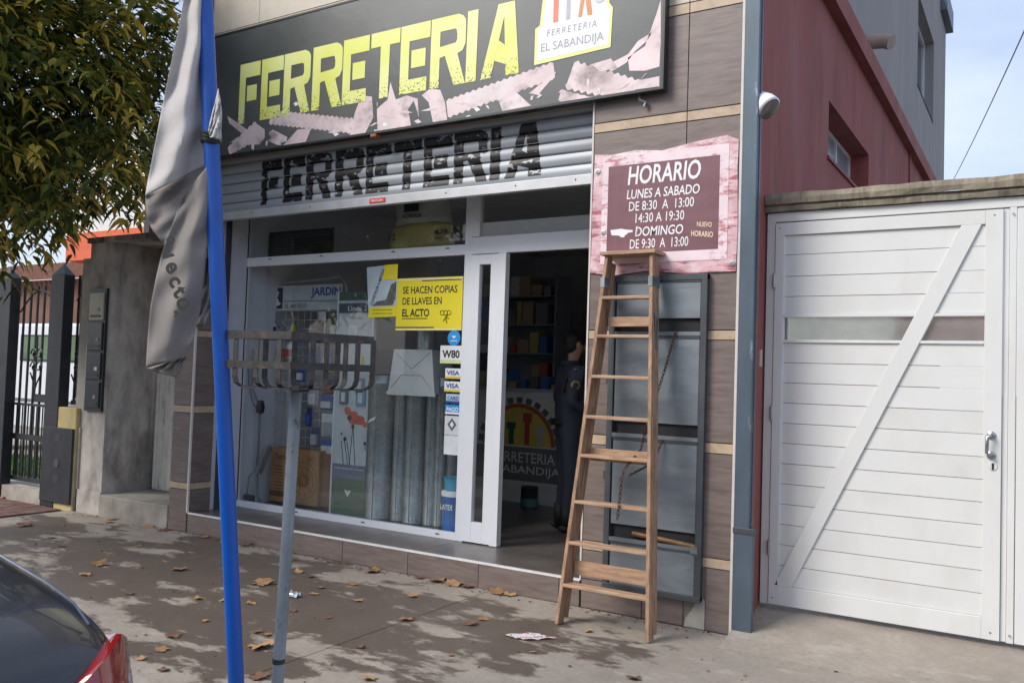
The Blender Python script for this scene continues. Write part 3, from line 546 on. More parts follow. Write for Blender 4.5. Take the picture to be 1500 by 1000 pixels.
# ---------------------------------------------------------------- white gate
GT=thing('white_gate',(.8,.42,.14),'white metal yard gate with diagonal brace and narrow glass strip','gate')
gy=.42
MB().box(.058,.115,gy-.02,gy+.05,.15,2.93).box(1.585,1.625,gy-.02,gy+.05,.15,2.93).box(3.2,3.26,gy-.02,gy+.05,.15,2.93).box(.058,3.26,gy-.022,gy+.05,2.875,2.94).build('jamb',white2_m,GT,bevel=.003)
def leafgate(x0,x1,brace):
    f=MB().box(x0,x0+.065,gy-.03,gy+.03,.155,2.865).box(x1-.1,x1,gy-.03,gy+.03,.155,2.865).box(x0+.065,x1-.1,gy-.029,gy+.03,2.775,2.865).box(x0+.065,x1-.1,gy-.029,gy+.03,.155,.29).box(x0+.065,x1-.1,gy-.026,gy+.02,2.185,2.205).box(x0+.065,x1-.1,gy-.026,gy+.02,2.005,2.025).build('leaf_frame',white2_m,GT,bevel=.003)
    zs=[2.775,2.635,2.48,2.335,2.205]; zs2=[2.005]+[2.005-.143*k for k in range(1,12)]+[.29]
    for zz in (zs,zs2):
        for a,b in zip(zz,zz[1:]):
            MB().box(x0+.065,x1-.1,gy-.012+random.uniform(-.0006,.0006),gy+.01,b+.0022,a-.0022).build('board',white2_m,GT)
    MB().box(x0+.065,x1-.1,gy-.001,gy+.004,2.025,2.185).build('glass_strip',M('gate_glass',(.85,.85,.85),.06,metal=.85,bump=.02,bscale=6),GT)
    a=Vector((x0+.10,gy-.028,.29)); b=Vector((x1-.18,gy-.028,2.775))
    if not brace: a.x,b.x=b.x,a.x
    hw=.058
    MB().prism([(a.x-hw,a.z),(a.x+hw,a.z),(b.x+hw,b.z),(b.x-hw,b.z)],gy-.030,gy-.013).build('brace',white2_m,GT,bevel=.002)
leafgate(.120,1.55,True); leafgate(1.63,3.19,False)
MB().box(1.553,1.583,gy-.012,gy+.04,.155,2.87).build('cover_strip',white2_m,GT)
for z in (.55,1.5,2.45): MB().lathe((.118,gy-.036,z),[(.011,-.05),(.011,.05)],10).build('hinge',galv_m,GT)
for x in (.15,1.50,1.605):
    for z in (.20,2.83): MB().lathe((x,gy-.030,z),[(.007,0),(.005,.003)],8,(0,-1,0)).build('screw',galv_m,GT)
h=MB(); hx=1.485
for z in (1.43,1.305): h.lathe((hx+.01,gy-.03,z),[(.026,0),(.026,.008),(.014,.014),(.012,.05)],18,(0,-1,0))
h.tube([(hx+.01,gy-.075,1.43),(hx-.01,gy-.085,1.42),(hx-.012,gy-.085,1.32),(hx+.01,gy-.075,1.305)],.011,10)
h.build('handle',M('chrome',(.35,.37,.40),.2,metal=.9),GT,smooth=True)
MB().lathe((hx+.02,gy-.03,1.235),[(.026,0),(.024,.006)],16,(0,-1,0)).build('lock_plate',white2_m,GT); MB().box(hx+.014,hx+.026,gy-.039,gy-.03,1.215,1.255).build('keyhole',dark_m,GT)
CP=thing('gate_wall_coping',(.8,.45,2.95),'weathered mossy concrete lintel on top of the white gate','lintel')
cop_m=M('mossy_concrete',(.24,.21,.16),.95,var=.3,scale=7,stretch=(1,1,.5),bump=.5,bscale=40,dirt=[((.10,.09,.06),.8,6,(2,1,.4),.5,.7),((.42,.38,.30),.7,9,(3,1,.5),.55,.7)])
def rag(x0,x1,z0,z1,ya,yb_):
    mb=MB(); n=40; rows=[]
    prof_=[(ya,z0),(ya-.01,(z0+z1)/2),(ya+.004,z1),(yb_,z1+.005)]
    mb.grid([[(x0+(x1-x0)*i/n,y_+random.uniform(-.004,.004),z_+random.uniform(-.004,.005)) for i in range(n+1)] for y_,z_ in prof_]); mb.add([(x0,ya,z0),(x1,ya,z0),(x1,yb_,z0),(x0,yb_,z0)],[(0,1,2,3)]); mb.add([(x0,ya,z0),(x0,yb_,z0),(x0,yb_,z1),(x0,ya,z1)],[(0,1,2,3)]); return mb
rag(.05,4.5,2.945,3.0,.37,.60).build('lower_course',cop_m,CP); rag(.05,4.5,2.995,3.07,.345,.62).build('upper_course',cop_m,CP)
MB().box(3.26,4.5,.40,.58,0,2.945).build('gate_wall',conc2_m,label='concrete wall at the right of the white gate',cat='wall')
MB().box(.03,.056,.30,.345,1.83,1.95).build('doorbell',M('bell_cream',(.55,.48,.38),.5),label='small cream bell box on the red wall beside the white gate',cat='bell')
# overhead cable
c0=atd(1500,32,14); c1=atd(1392,265,30)
pts=[]
for k in range(17):
    t_=k/16*1.9-.45; p=c0.lerp(c1,t_); p.z-=.25*math.sin(math.pi*max(0,min(1,k/16))); pts.append(p)
MB().tube(pts,.011,6).build('overhead_cable',dark_m,label='thin dark overhead cable crossing the sky above the gate',cat='cable')
# ---------------------------------------------------------------- inside the shop window
def prod(name,mb_mats,loc,label,cat,group=None):
    t=thing(name,loc,label,cat,group)
    for nm,mb,m in mb_mats: mb.build(nm,m,t)
    return t
# stickers and posters on the glass (inside of street side, a hair proud)
YS=.618
PS=thing('copies_poster',(-3.16,YS,2.1),'yellow poster offering key copies on the window glass','poster')
MB().box(-3.55,-2.775,YS,YS+.003,2.105,2.605).build('sheet',yell_m,PS)
t=MB(); y_=YS-.0015
text(t,'SE HACEN COPIAS',-3.475,-2.835,2.455,2.525,y_,bold=.012); text(t,'DE LLAVES EN',-3.475,-3.01,2.35,2.42,y_,bold=.012); text(t,'EL ACTO',-3.475,-3.15,2.235,2.31,y_,bold=.025)
t.box(-3.475,-3.17,y_-.001,y_,2.215,2.222); t.box(-3.25,-2.79,y_-.001,y_,2.572,2.580); t.box(-3.55,-3.09,y_-.001,y_,2.128,2.138)
t.build('lettering',black_p,PS)
t=MB()
for cx_,a in ((-3.0,-35),(-2.96,-80),(-2.92,-130)):
    aa=R(a); hx_,hz_=cx_+.0,2.27; dx,dz=math.cos(aa),math.sin(aa)
    ring=[(hx_+.022*math.cos(2*math.pi*k/12),y_-.001,hz_+.022*math.sin(2*math.pi*k/12)) for k in range(13)]; t.tube(ring,.0035,4,cap=False); t.tube([(hx_+dx*.022,y_-.001,hz_+dz*.022),(hx_+dx*.10,y_-.001,hz_+dz*.10)],.005,4)
t.build('printed_keys',M('olive_ink',(.25,.2,.01),.5),PS)
MB().box(-3.55,-2.775,YS-.001,YS-.0002,2.583,2.6).build('pale_band',M('pale_yellow',(.85,.8,.4),.5),PS); MB().box(-3.55,-2.775,YS-.001,YS-.0002,2.107,2.12).build('pale_band',MATS['pale_yellow'],PS)
P2=thing('concrete_bags_poster',(-3.74,YS+.01,2.25),'white and yellow poster with a picture beside the key copies poster','poster')
MB().add([(-3.95,YS+.006,2.73),(-3.555,YS+.006,2.75),(-3.555,YS+.006,2.24),(-3.90,YS+.006,2.23)],[(0,1,2,3)]).build('sheet',M('pale_blue_print',(.50,.58,.64),.5,var=.15,bump=0),P2)
MB().add([(-3.72,YS+.004,2.745),(-3.555,YS+.004,2.75),(-3.555,YS+.004,2.60),(-3.75,YS+.004,2.60)],[(0,1,2,3)]).build('yellow_area',yell_m,P2); MB().add([(-3.91,YS+.004,2.23),(-3.555,YS+.004,2.24),(-3.555,YS+.004,2.34),(-3.89,YS+.004,2.33)],[(0,1,2,3)]).build('yellow_area',yell_m,P2)
MB().add([(-3.86,YS+.004,2.345),(-3.6,YS+.004,2.35),(-3.565,YS+.004,2.46),(-3.64,YS+.004,2.45),(-3.70,YS+.004,2.40),(-3.8,YS+.004,2.39)],[(0,1,2,3,4,5)]).add([(-3.68,YS+.0035,2.42),(-3.57,YS+.0035,2.40),(-3.565,YS+.0035,2.58),(-3.63,YS+.0035,2.55)],[(0,1,2,3)]).build('picture',M('photo_ink',(.12,.12,.12),.5,var=.5,scale=20,bump=0),P2)
t=MB(); text(t,'CONSTRUIR A MEDIDA',-3.99,-3.61,2.515,2.55,YS+.003,bold=.01,rot=68); text(t,'MATERIALES DE OBRA',-3.85,-3.6,2.30,2.312,YS+.003); text(t,'CONSULTE EN EL LOCAL',-3.85,-3.6,2.265,2.277,YS+.003); t.build('lettering',black_p,P2)
def sticker(x0,x1,z0,z1,col,txt,label,band=None,ink=None,yy=0,tz=(.3,.75)):
    s=thing('sticker',((x0+x1)/2,YS,z0),label,'sticker','payment stickers on the window glass')
    MB().box(x0,x1,YS-yy,YS+.002-yy,z0,z1).build('sheet',col,s)
    if band: MB().box(x0,x1,YS-yy-.001,YS-yy-.0003,z0,z0+(z1-z0)*.22).build('band',band,s)
    if txt: t=MB(); text(t,txt,x0+(x1-x0)*.1,x1-(x1-x0)*.08,z0+(z1-z0)*tz[0],z0+(z1-z0)*tz[1],YS-.0015-yy,bold=.03); t.build('lettering',ink or bluep,s)
    return s
s=thing('sticker',(-2.85,YS,2.0),'round light blue sticker under the key copies poster','sticker','payment stickers on the window glass')
MB().lathe((-2.855,YS+.002,2.035),[(.072,0),(.072,.002)],24,(0,-1,0)).build('disc',cyanp,s); MB().add([(-2.885,YS-.001,2.055),(-2.825,YS-.001,2.055),(-2.855,YS-.001,2.028)],[(0,1,2)]).box(-2.89,-2.82,YS-.0012,YS-.0008,2.005,2.012).build('mark',whitep,s)
s=sticker(-3.005,-2.765,1.80,1.965,whitep,'W80','white sticker reading W80 on the shop window',None,black_p)
MB().box(-3.005,-2.765,YS-.001,YS-.0003,1.80,1.835).build('band',M('pale_green_ink',(.6,.7,.35),.5),s)
sticker(-2.94,-2.765,1.66,1.755,whitep,'VISA','upper white and blue VISA sticker on the window',M('gold_ink',(.7,.5,.05),.5),tz=(.35,.8)); sticker(-2.945,-2.765,1.54,1.635,whitep,'VISA','lower VISA sticker on the window with gold band',MATS['gold_ink'],tz=(.35,.8))
sticker(-2.92,-2.765,1.44,1.52,M('pale_cyan_print',(.45,.62,.68),.5),'CARD','pale blue sticker directly under the lower VISA one',bluep)
sticker(-2.925,-2.765,1.335,1.42,cyanp,'PAGO','bright blue card sticker above the patterned one',whitep,whitep)
s=sticker(-2.925,-2.76,1.145,1.32,M('sticker_grey',(.62,.65,.68),.5),None,'grey sticker printed with a diamond emblem')
MB().add([(-2.843,YS-.001,1.30),(-2.79,YS-.001,1.24),(-2.843,YS-.001,1.18),(-2.895,YS-.001,1.24)],[(0,1,2,3)]).build('diamond',M('dark_grey_ink',(.12,.13,.15),.5),s); MB().add([(-2.843,YS-.002,1.27),(-2.82,YS-.002,1.24),(-2.843,YS-.002,1.21),(-2.866,YS-.002,1.24)],[(0,1,2,3)]).build('core',whitep,s)
sticker(-2.925,-2.76,.965,1.14,M('sticker_white',(.70,.74,.77),.5),None,'blank white sticker at the foot of the sticker column')
# garden display rack
yr=1.1
RK=thing('garden_rack',(-5.3,yr,.2),'wire display rack headed JARDIN behind the left of the window','display rack')
fm=M('rack_paint',(.45,.47,.5),.4)
MB().tube([(-5.98,yr+.02,.2),(-5.98,yr+.02,2.55),(-5.90,yr+.02,2.66),(-4.75,yr+.02,2.72),(-4.66,yr+.02,2.62),(-4.66,yr+.02,.2)],.014,8).build('frame',fm,RK,smooth=True)
HD=MB().box(-5.92,-4.70,yr-.01,yr+.01,2.36,2.64).build('header',M('header_white',(.62,.65,.68),.5,bump=0),RK)
t=MB(); text(t,'JARDIN',-5.16,-4.72,2.49,2.61,yr-.0115,bold=.03); t.build('lettering',bluep,HD)
t=MB(); text(t,'EL ABUELO',-5.56,-5.22,2.385,2.43,yr-.0115,bold=0); text(t,'PRODUCTOS PARA JARDIN',-5.02,-4.74,2.44,2.452,yr-.0115); t.box(-5.58,-4.70,yr-.0125,yr-.011,2.46,2.466); t.build('lettering',black_p,HD)
MB().box(-5.86,-5.60,yr-.0125,yr-.011,2.38,2.62).build('emblem_field',M('navy_ink',(.02,.035,.06),.5,bump=0),HD)
t=MB(); t.add([(x,yr-.014,z) for x,z in [(-5.84,2.38),(-5.80,2.47),(-5.77,2.49),(-5.775,2.55),(-5.76,2.60),(-5.71,2.60),(-5.655,2.565),(-5.67,2.55),(-5.675,2.52),(-5.69,2.50),(-5.66,2.48),(-5.66,2.46),(-5.62,2.44),(-5.65,2.42),(-5.70,2.41),(-5.70,2.38)]],[tuple(range(16))]); t.build('emblem',whitep,HD)
g=MB()
for k in range(14): x=-5.93+k*.0965; g.tube([(x,yr,.75),(x,yr,2.36)],.004,4)
for k in range(17): g.tube([(-5.93,yr,.75+k*.1),(-4.68,yr,.75+k*.1)],.004,4)
g.build('wire_grid',fm,RK)
pk=[('white',(.7,.7,.68)),('red',(.5,.05,.04)),('blue',(.03,.10,.40)),('navy',(.02,.04,.15)),('green',(.08,.2,.06)),('brown',(.22,.13,.08)),('yellow',(.65,.5,.08)),('silver',(.4,.42,.45))]
def pack(x,z,w_,h_,ci,ci2,sfx,depth=.04):
    nm,c=pk[ci]; nm2,c2=pk[ci2]
    t=thing('hanging_pack',(x,yr-.03,z),'%s and %s blister pack hanging %s'%(nm,nm2,sfx),'product','packs hanging on the garden rack')
    MB().box(x-w_/2,x+w_/2,yr-.012,yr-.009,z,z+h_).build('card',M('pk_'+nm,c,.5,bump=0),t); MB().box(x-w_*.36,x+w_*.36,yr-.012-depth,yr-.0125,z+.02,z+h_*.62).build('contents',M('pk_'+nm2,c2,.4,bump=0),t,bevel=.006)
spec=[(-4.98,2.08,.11,.26,0,5),(-4.78,1.98,.10,.34,4,0),(-5.38,2.10,.05,.15,4,6),(-5.60,1.72,.15,.2,1,7),(-5.45,1.82,.1,.16,0,1),(-5.05,1.78,.12,.18,3,2),(-4.86,1.72,.12,.2,2,0),(-5.28,1.56,.16,.16,2,0),(-5.05,1.30,.14,.22,7,0),(-4.83,1.44,.17,.16,3,1),(-4.84,1.27,.2,.15,2,0),(-5.10,1.08,.10,.2,3,2),(-5.00,.86,.12,.22,3,7),(-4.80,.98,.24,.25,0,7),(-4.80,.78,.22,.17,2,0),(-5.72,2.1,.10,.12,7,3),(-5.30,1.3,.1,.18,0,3)]
wh=['in the upper right of the garden rack','at the far right under the header','at the top middle of the rack','left of centre behind the waste basket','beside the red one on the rack','to the right behind the basket','at the right edge behind the basket','in the middle of the rack behind the basket','right of the grey post on the rack','high beside the banner stand','under the navy and red one','just right of the grey post','low beside the carton','large, at the lower right of the rack','lowest at the right edge','at the upper left of the rack','behind the basket foot']
for sp_,w_ in zip(spec,wh): pack(*sp_,w_)
t=thing('hanging_trowel',(-5.62,yr-.03,2.1),'grey metal trowel hanging under the emblem of the rack','tool')
MB().prism([(-5.74,2.22),(-5.68,2.34),(-5.60,2.28),(-5.52,2.14),(-5.60,2.19)],yr-.03,yr-.02).build('blade',galv_m,t); MB().bar((-5.56,yr-.03,2.24),(-5.44,yr-.03,2.12),.03,.03).build('handle',M('pk_silver2',(.4,.4,.4),.5),t)
t=thing('wall_power_strip',(-5.6,.85,.55),'grey power strip with dangling cables in the left window corner','power strip')
MB().bar((-5.55,.80,.55),(-5.38,.78,.86),.08,.05).build('strip',M('grey_plastic',(.28,.3,.33),.5),t,bevel=.01)
MB().tube([(-5.62,.72,1.9),(-5.63,.72,1.5),(-5.55,.78,1.25),(-5.57,.8,.9),(-5.58,.8,.6),(-5.55,.8,.3),(-5.45,.78,.22)],.012,6).build('cable',M('grey_cable',(.2,.21,.23),.5),t,smooth=True)
MB().tube([(-5.64,.68,1.7),(-5.64,.69,1.5),(-5.60,.74,1.28),(-5.56,.78,1.25)],.005,5).build('cable',dark_m,t,smooth=True); MB().tube([(-5.56,.8,.62),(-5.64,.75,.5),(-5.645,.74,.3),(-5.6,.76,.24)],.007,5).build('cable',MATS['grey_cable'],t,smooth=True)
MB().lathe((-5.545,.78,1.27),[(.0,-.08),(.04,-.06),(.05,0),(.035,.07),(.0,.08)],10).build('plug',dark_m,t,smooth=True)
# banner stand
yb_=.85
BN=thing('display_stand',(-4.27,yb_,.2),'tall display stand with a red poppy print and green foot','display stand')
MB().box(-4.51,-4.03,yb_,yb_+.03,.21,2.52).build('panel',M('stand_white',(.55,.60,.62),.5,bump=0),BN); MB().box(-4.525,-4.508,yb_-.01,yb_+.03,.2,2.53).box(-4.032,-4.015,yb_-.01,yb_+.03,.2,2.53).build('edge_strip',white_m,BN)
MB().box(-4.508,-4.032,yb_-.002,yb_,2.43,2.52).build('green_top',M('dull_green_print',(.10,.15,.12),.5,bump=0),BN); MB().box(-4.508,-4.032,yb_-.002,yb_,2.30,2.40).build('header_band',M('slate_print',(.10,.12,.16),.5,bump=0),BN)
MB().box(-4.508,-4.032,yb_-.002,yb_,.21,.60).build('green_foot',M('green_print',(.075,.15,.105),.5,var=.15,scale=2,stretch=(1,1,6),bump=0),BN); MB().box(-4.508,-4.032,yb_-.002,yb_,.60,.74).build('slate_band',M('slate_print2',(.17,.19,.27),.5,bump=0),BN)
t=MB(); text(t,'Linea 2',-4.38,-4.12,2.32,2.375,yb_-.004); text(t,'interruptores y tomas',-4.48,-4.08,.685,.71,yb_-.004); text(t,'v',-4.33,-4.24,.42,.48,yb_-.004,bold=.06); t.build('lettering',whitep,BN)
t=MB(); text(t,'TECLAS',-4.36,-4.18,2.235,2.26,yb_-.004); t.build('lettering',MATS['slate_print'],BN)
pop=M('poppy_red',(.60,.10,.05),.5,var=.3,scale=12,bump=0)
fl=MB(); 
for cx_,cz_,rx_,rz_ in ((-4.25,1.22,.09,.08),(-4.16,1.20,.08,.06),(-4.33,1.29,.05,.05),(-4.09,1.16,.045,.03)): fl.add([(cx_+rx_*math.cos(a*.52)*random.uniform(.75,1.1),yb_-.002-abs(cx_+4.2)*.004,cz_+rz_*math.sin(a*.52)*random.uniform(.75,1.1)) for a in range(12)],[tuple(range(12))])
fl.build('poppy',pop,BN)
st_=MB()
for a,b in (((-4.25,1.16),(-4.20,.74)),((-4.25,1.12),(-4.28,.74)),((-4.36,1.0),(-4.30,.74)),((-4.32,.97),(-4.27,.74)),((-4.40,.98),(-4.36,.74)),((-4.08,.95),(-4.07,.9))): st_.bar((a[0],yb_-.003,a[1]),(b[0],yb_-.003,b[1]),.002,.008)
for c_,r_ in (((-4.25,1.13),.022),((-4.35,1.0),.022),((-4.40,1.05),.012),((-4.08,.97),.018)): st_.lathe((c_[0],yb_-.003,c_[1]),[(r_,0),(r_,.002)],10,(0,-1,0))
st_.lathe((-4.30,yb_-.004,1.22),[(.03,0),(.03,.002)],10,(0,-1,0)); st_.build('stem_print',M('charcoal_print',(.03,.03,.035),.5,bump=0),BN)
for (x,z,w_,h_,m_,nm) in ((-4.29,2.09,.12,.16,whitep,'switch_plate'),(-4.18,1.80,.08,.11,MATS['pk_yellow'],'switch_plate'),(-4.17,1.55,.11,.16,MATS['grey_plastic'],'switch_plate'),(-4.38,1.43,.11,.15,MATS['slate_print'],'switch_plate'),(-4.15,1.43,.12,.17,M('light_blue_plastic',(.15,.28,.45),.5),'switch_plate')):
    s=MB().box(x-w_/2,x+w_/2,yb_-.022,yb_-.002,z-h_/2,z+h_/2).build(nm,m_,BN,bevel=.004); MB().box(x-w_*.25,x+w_*.25,yb_-.028,yb_-.021,z-h_*.32,z+h_*.32).build('rocker',MATS['header_white'],s,bevel=.002)
# cardboard carton
card_m=M('cardboard',(.40,.20,.085),.8,var=.12)
CT=thing('fan_carton',(-5.05,1.0,.2),'brown cardboard fan carton standing behind the grey post','carton')
MB().box(-5.52,-4.80,.95,1.35,.24,.83).build('box',card_m,CT,bevel=.006)
ink=M('brown_ink',(.12,.05,.02),.6,bump=0)
t=MB(); text(t,'Turbo',-5.47,-5.25,.70,.77,.9485,bold=.02); text(t,'20"',-4.98,-4.88,.72,.76,.9485); 
for r_ in (.20,.15,.06): t.tube([(-5.02+r_*math.cos(a*.2618),.949,.50+r_*math.sin(a*.2618)) for a in range(25)],.003,4,cap=False)
for a in range(10): t.tube([(-5.02+.05*math.cos(a*.628),.949,.50+.05*math.sin(a*.628)),(-5.02+.18*math.cos(a*.628+.6),.949,.50+.18*math.sin(a*.628+.6))],.002,4)
for k in range(8): t.box(-5.47,-5.33,.9475,.949,.38+k*.035,.39+k*.035)
t.build('print',ink,CT); MB().box(-5.521,-5.20,.9465,.949,.30,.36).build('dark_band',ink,CT)
MB().box(-4.79,-4.56,1.0,1.4,.24,.80).build('carton',M('cardboard_dark',(.26,.12,.06),.8),label='narrower dark brown carton between the fan carton and the display stand',cat='carton')
s=thing('window_shelf',(-4.2,1.1,.2),'low dark plinth along the inside of the window','plinth')
MB().box(-5.64,-2.76,.72,1.6,.2,.205).build('top',floor_m,s); MB().box(-5.64,-5.50,.69,.72,.2,.32).build('skirting',dark_m,s)
duct_m=M('duct_steel',(.27,.30,.31),.42,metal=.75,var=.2,scale=9,bump=.04,bscale=30,dirt=[((.14,.16,.17),.7,40,(1,1,1),.5,.65)])
# galvanised ducts
ducts=[(-3.94,.158,'wide galvanised duct pipe with a torn white label, leftmost of the row'),(-3.69,.083,'thin galvanised pipe between the two wide ducts'),(-3.50,.118,'wide galvanised duct pipe in the middle of the window'),(-3.30,.075,'thin galvanised pipe right of the middle duct'),(-3.19,.070,'rightmost tall thin galvanised pipe under the white hood'),(-3.05,.062,'short thin galvanised pipe beside the blue bucket')]
for i,(x,r_,lb) in enumerate(ducts):
    h_=1.46 if i<5 else .95; t=thing('duct_pipe',(x,.95,.206),lb,'duct pipe','galvanised ducts standing in the window')
    pr=[(r_,0),(r_,.03),(r_+.004,.035),(r_,.04),(r_,h_*.94-.0),(r_+.004,h_*.945),(r_,h_*.95),(r_,h_)]
    MB().lathe((x,.95,.206),pr+[(r_-.004,h_),(r_-.004,0)],22).build('shell',duct_m,t,smooth=True)
    MB().box(x+r_*.2-.004,x+r_*.2+.004,.95-r_*.985-.002,.95-r_*.95,.21,.2+h_*.93).build('seam',duct_m,t)
    if i==0: MB().obox((x-.01,.95-r_-.002,1.22),(.045,0,.02),(0,.001,0),(.01,0,.018)).build('label_scrap',whitep,t)
t=thing('range_hood',(-3.47,.9,1.48),'white sheet metal hood sitting on top of the duct pipes','hood')
MB().prism([(-3.77,1.50),(-3.19,1.50),(-3.24,1.93),(-3.71,1.93)],.80,1.12).build('shell',M('hood_white',(.55,.57,.58),.4,var=.06),t,bevel=.004); MB().box(-3.78,-3.18,.795,.80,1.48,1.52).build('rim',MATS['hood_white'],t)
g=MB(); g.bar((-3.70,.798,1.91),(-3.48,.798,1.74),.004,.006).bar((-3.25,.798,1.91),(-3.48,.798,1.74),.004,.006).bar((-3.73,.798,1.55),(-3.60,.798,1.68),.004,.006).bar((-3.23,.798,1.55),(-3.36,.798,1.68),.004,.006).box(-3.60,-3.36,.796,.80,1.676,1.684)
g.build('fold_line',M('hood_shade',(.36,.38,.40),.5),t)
MB().lathe((-3.50,1.05,1.93),[(.10,0),(.10,.22),(.095,.22)],18).build('duct_collar',galv_m,t,smooth=True)
t=thing('teal_cabinet',(-4.0,1.5,.2),'dark teal metal cabinet standing behind the ducts','cabinet')
MB().box(-4.44,-3.70,1.25,1.65,.206,1.94).build('body',M('teal_paint',(.045,.115,.13),.5,var=.1),t,bevel=.006); MB().box(-4.12,-4.11,1.244,1.25,.4,1.85).build('seam',dark_m,t); MB().lathe((-4.11,1.235,1.50),[(.03,0),(.018,.02),(.03,.04)],10,(0,-1,0)).build('knob',dark_m,t)
t=thing('blue_bucket',(-2.93,.8,.2),'bright blue paint bucket with white lid at the right end of the window','bucket')
MB().lathe((-2.905,.80,.206),[(.105,0),(.125,.36),(.13,.365)],24).build('tub',M('bucket_blue',(.01,.16,.55),.35),t,smooth=True); MB().lathe((-2.905,.80,.57),[(.132,0),(.132,.04),(.12,.045)],24).build('lid',whitep,t,smooth=True)
t2=MB(); text(t2,'LATEX',-2.98,-2.84,.45,.50,.672,bold=.02); t2.build('lettering',whitep,t)
t=thing('paint_pail',(-2.95,.85,.6),'second blue pail with pale rim stacked on the bright blue bucket','bucket'); MB().lathe((-2.92,.82,.62),[(.10,0),(.115,.12),(.12,.12)],22).build('tub',M('pail_blue',(.05,.3,.5),.4),t,smooth=True)
# yellow bag on the transom shelf and vent grille
t=thing('plaster_bag',(-3.42,.75,2.93),'yellow and white paper bag marked 12 lying behind the upper window','bag')
rows=[]
for j in range(9):
    z=2.90+j*.065; w_=.40-.012*j+.008*math.sin(j*2.1); rows.append([(-3.41+w_*u,.74+.02*math.sin(u*3+j)-.0*j+.05*u*u,z+.006*math.sin(u*7+j)) for u in [k/5-1 for k in range(11)]])
MB().grid(rows[:5]).build('yellow_base',M('bag_yellow',(.55,.46,.18),.6,var=.2,scale=6,bump=.2,bscale=15),t,smooth=True,solid=.02); MB().grid(rows[4:]).build('white_top',M('bag_white',(.50,.50,.45),.6,var=.2,scale=5,bump=.2,bscale=15),t,smooth=True,solid=.02)
g=MB(); text(g,'12',-3.77,-3.68,3.00,3.07,.722,bold=.01); text(g,'ACRILICA',-3.20,-3.03,2.985,3.01,.722,bold=.02); text(g,'ACRILICA',-3.60,-3.36,3.21,3.25,.712,bold=.02); g.box(-3.20,-3.05,.72,.722,3.03,3.07).box(-3.58,-3.40,.71,.712,3.27,3.35).build('lettering',black_p,t)
t=thing('vent_grille',(-5.1,.9,2.9),'dark louvred grille inside the upper left window pane','grille')
g=MB()
for k in range(11): g.bar((-5.85,.92,2.93+k*.026),(-4.75,.92,2.93+k*.026),.012,.004)
g.build('louvres',M('louvre_grey',(.16,.18,.20),.5),t); MB().box(-5.88,-4.72,.93,.95,2.90,3.23).build('frame',M('louvre_frame',(.05,.055,.06),.5),t)
MB().box(-5.66,-2.76,.68,1.0,2.86,2.885).build('upper_shelf',M('shelf_dark',(.07,.07,.08),.6),B)
# ---------------------------------------------------------------- counter and shelves in the dark shop
CO=thing('shop_counter',(-3.4,3.2,.2),'dim white shop counter with a printed front panel reading FERRETERIA','counter')
MB().box(-4.6,-3.0,3.05,3.6,.2,1.52).build('body',M('counter_white',(.62,.63,.62),.6),CO); MB().box(-4.62,-2.98,3.03,3.62,1.52,1.56).build('top',M('counter_top',(.35,.36,.36),.5),CO)
MB().box(-4.2,-3.0,3.035,3.05,.36,1.50).build('front_panel',M('panel_print',(.62,.60,.54),.5,bump=0),CO)
MB().box(-4.2,-3.0,3.03,3.036,.46,.86).build('lower_print',M('panel_grey',(.17,.17,.16),.5,bump=0),CO)
t=MB(); t.add([(-3.58+.50*math.cos(a*math.pi/16),3.031,.88+.50*math.sin(a*math.pi/16)) for a in range(17)],[tuple(range(17))]); t.build('arch_print',M('arch_dark',(.35,.10,.03),.5,bump=0),CO)
t=MB(); t.add([(-3.58+.45*math.cos(a*math.pi/16),3.029,.88+.45*math.sin(a*math.pi/16)) for a in range(17)],[tuple(range(17))]); t.build('sun_print',M('sun_yellow',(.55,.42,.08),.5,bump=0),CO)
g=MB()
for k in range(13): a=math.pi*(k+.5)/13; c_,s_=math.cos(a),math.sin(a); g.obox((-3.58+.54*c_,3.03,.88+.54*s_),(c_*.035,0,s_*.035),(0,.002,0),(-s_*.04,0,c_*.04))
g.build('gear_teeth',M('gear_grey',(.10,.12,.12),.5,bump=0),CO)
for i,(x,w_,h_,c_) in enumerate(((-3.86,.10,.36,(.04,.16,.10)),(-3.68,.12,.26,(.03,.10,.06)),(-3.46,.12,.38,(.40,.06,.03)),(-3.28,.14,.22,(.4,.4,.36)))):
    MB().box(x-w_*.28,x+w_*.28,3.024,3.028,.89,.89+h_*.7).box(x-w_*.5,x+w_*.5,3.023,3.027,.89+h_*.7,.89+h_).build('printed_tool',M('tool_print%d'%i,c_,.5,bump=0),CO)
t=MB(); text(t,'FERRETERIA',-3.92,-3.07,.68,.80,3.025,bold=.0); text(t,'SABANDIJA',-3.86,-3.0,.52,.64,3.025,bold=.0); t.build('lettering',M('panel_letter',(.75,.75,.7),.5,bump=0),CO)
t=thing('paint_can',(-3.2,2.75,.2),'small dark can standing on the floor before the counter','can')
MB().lathe((-3.22,2.72,.2),[(.10,0),(.10,.24),(.105,.245),(.10,.25),(.09,.24)],20).build('body',M('can_dark',(.03,.06,.055),.3,metal=.3),t,smooth=True); MB().lathe((-3.22,2.72,.23),[(.102,0),(.102,.09)],20).build('label',M('can_green',(.06,.16,.13),.5),t,smooth=True)
ctr_goods=[]
CGN=['first','second','third','fourth','fifth','sixth','seventh','eighth','ninth']
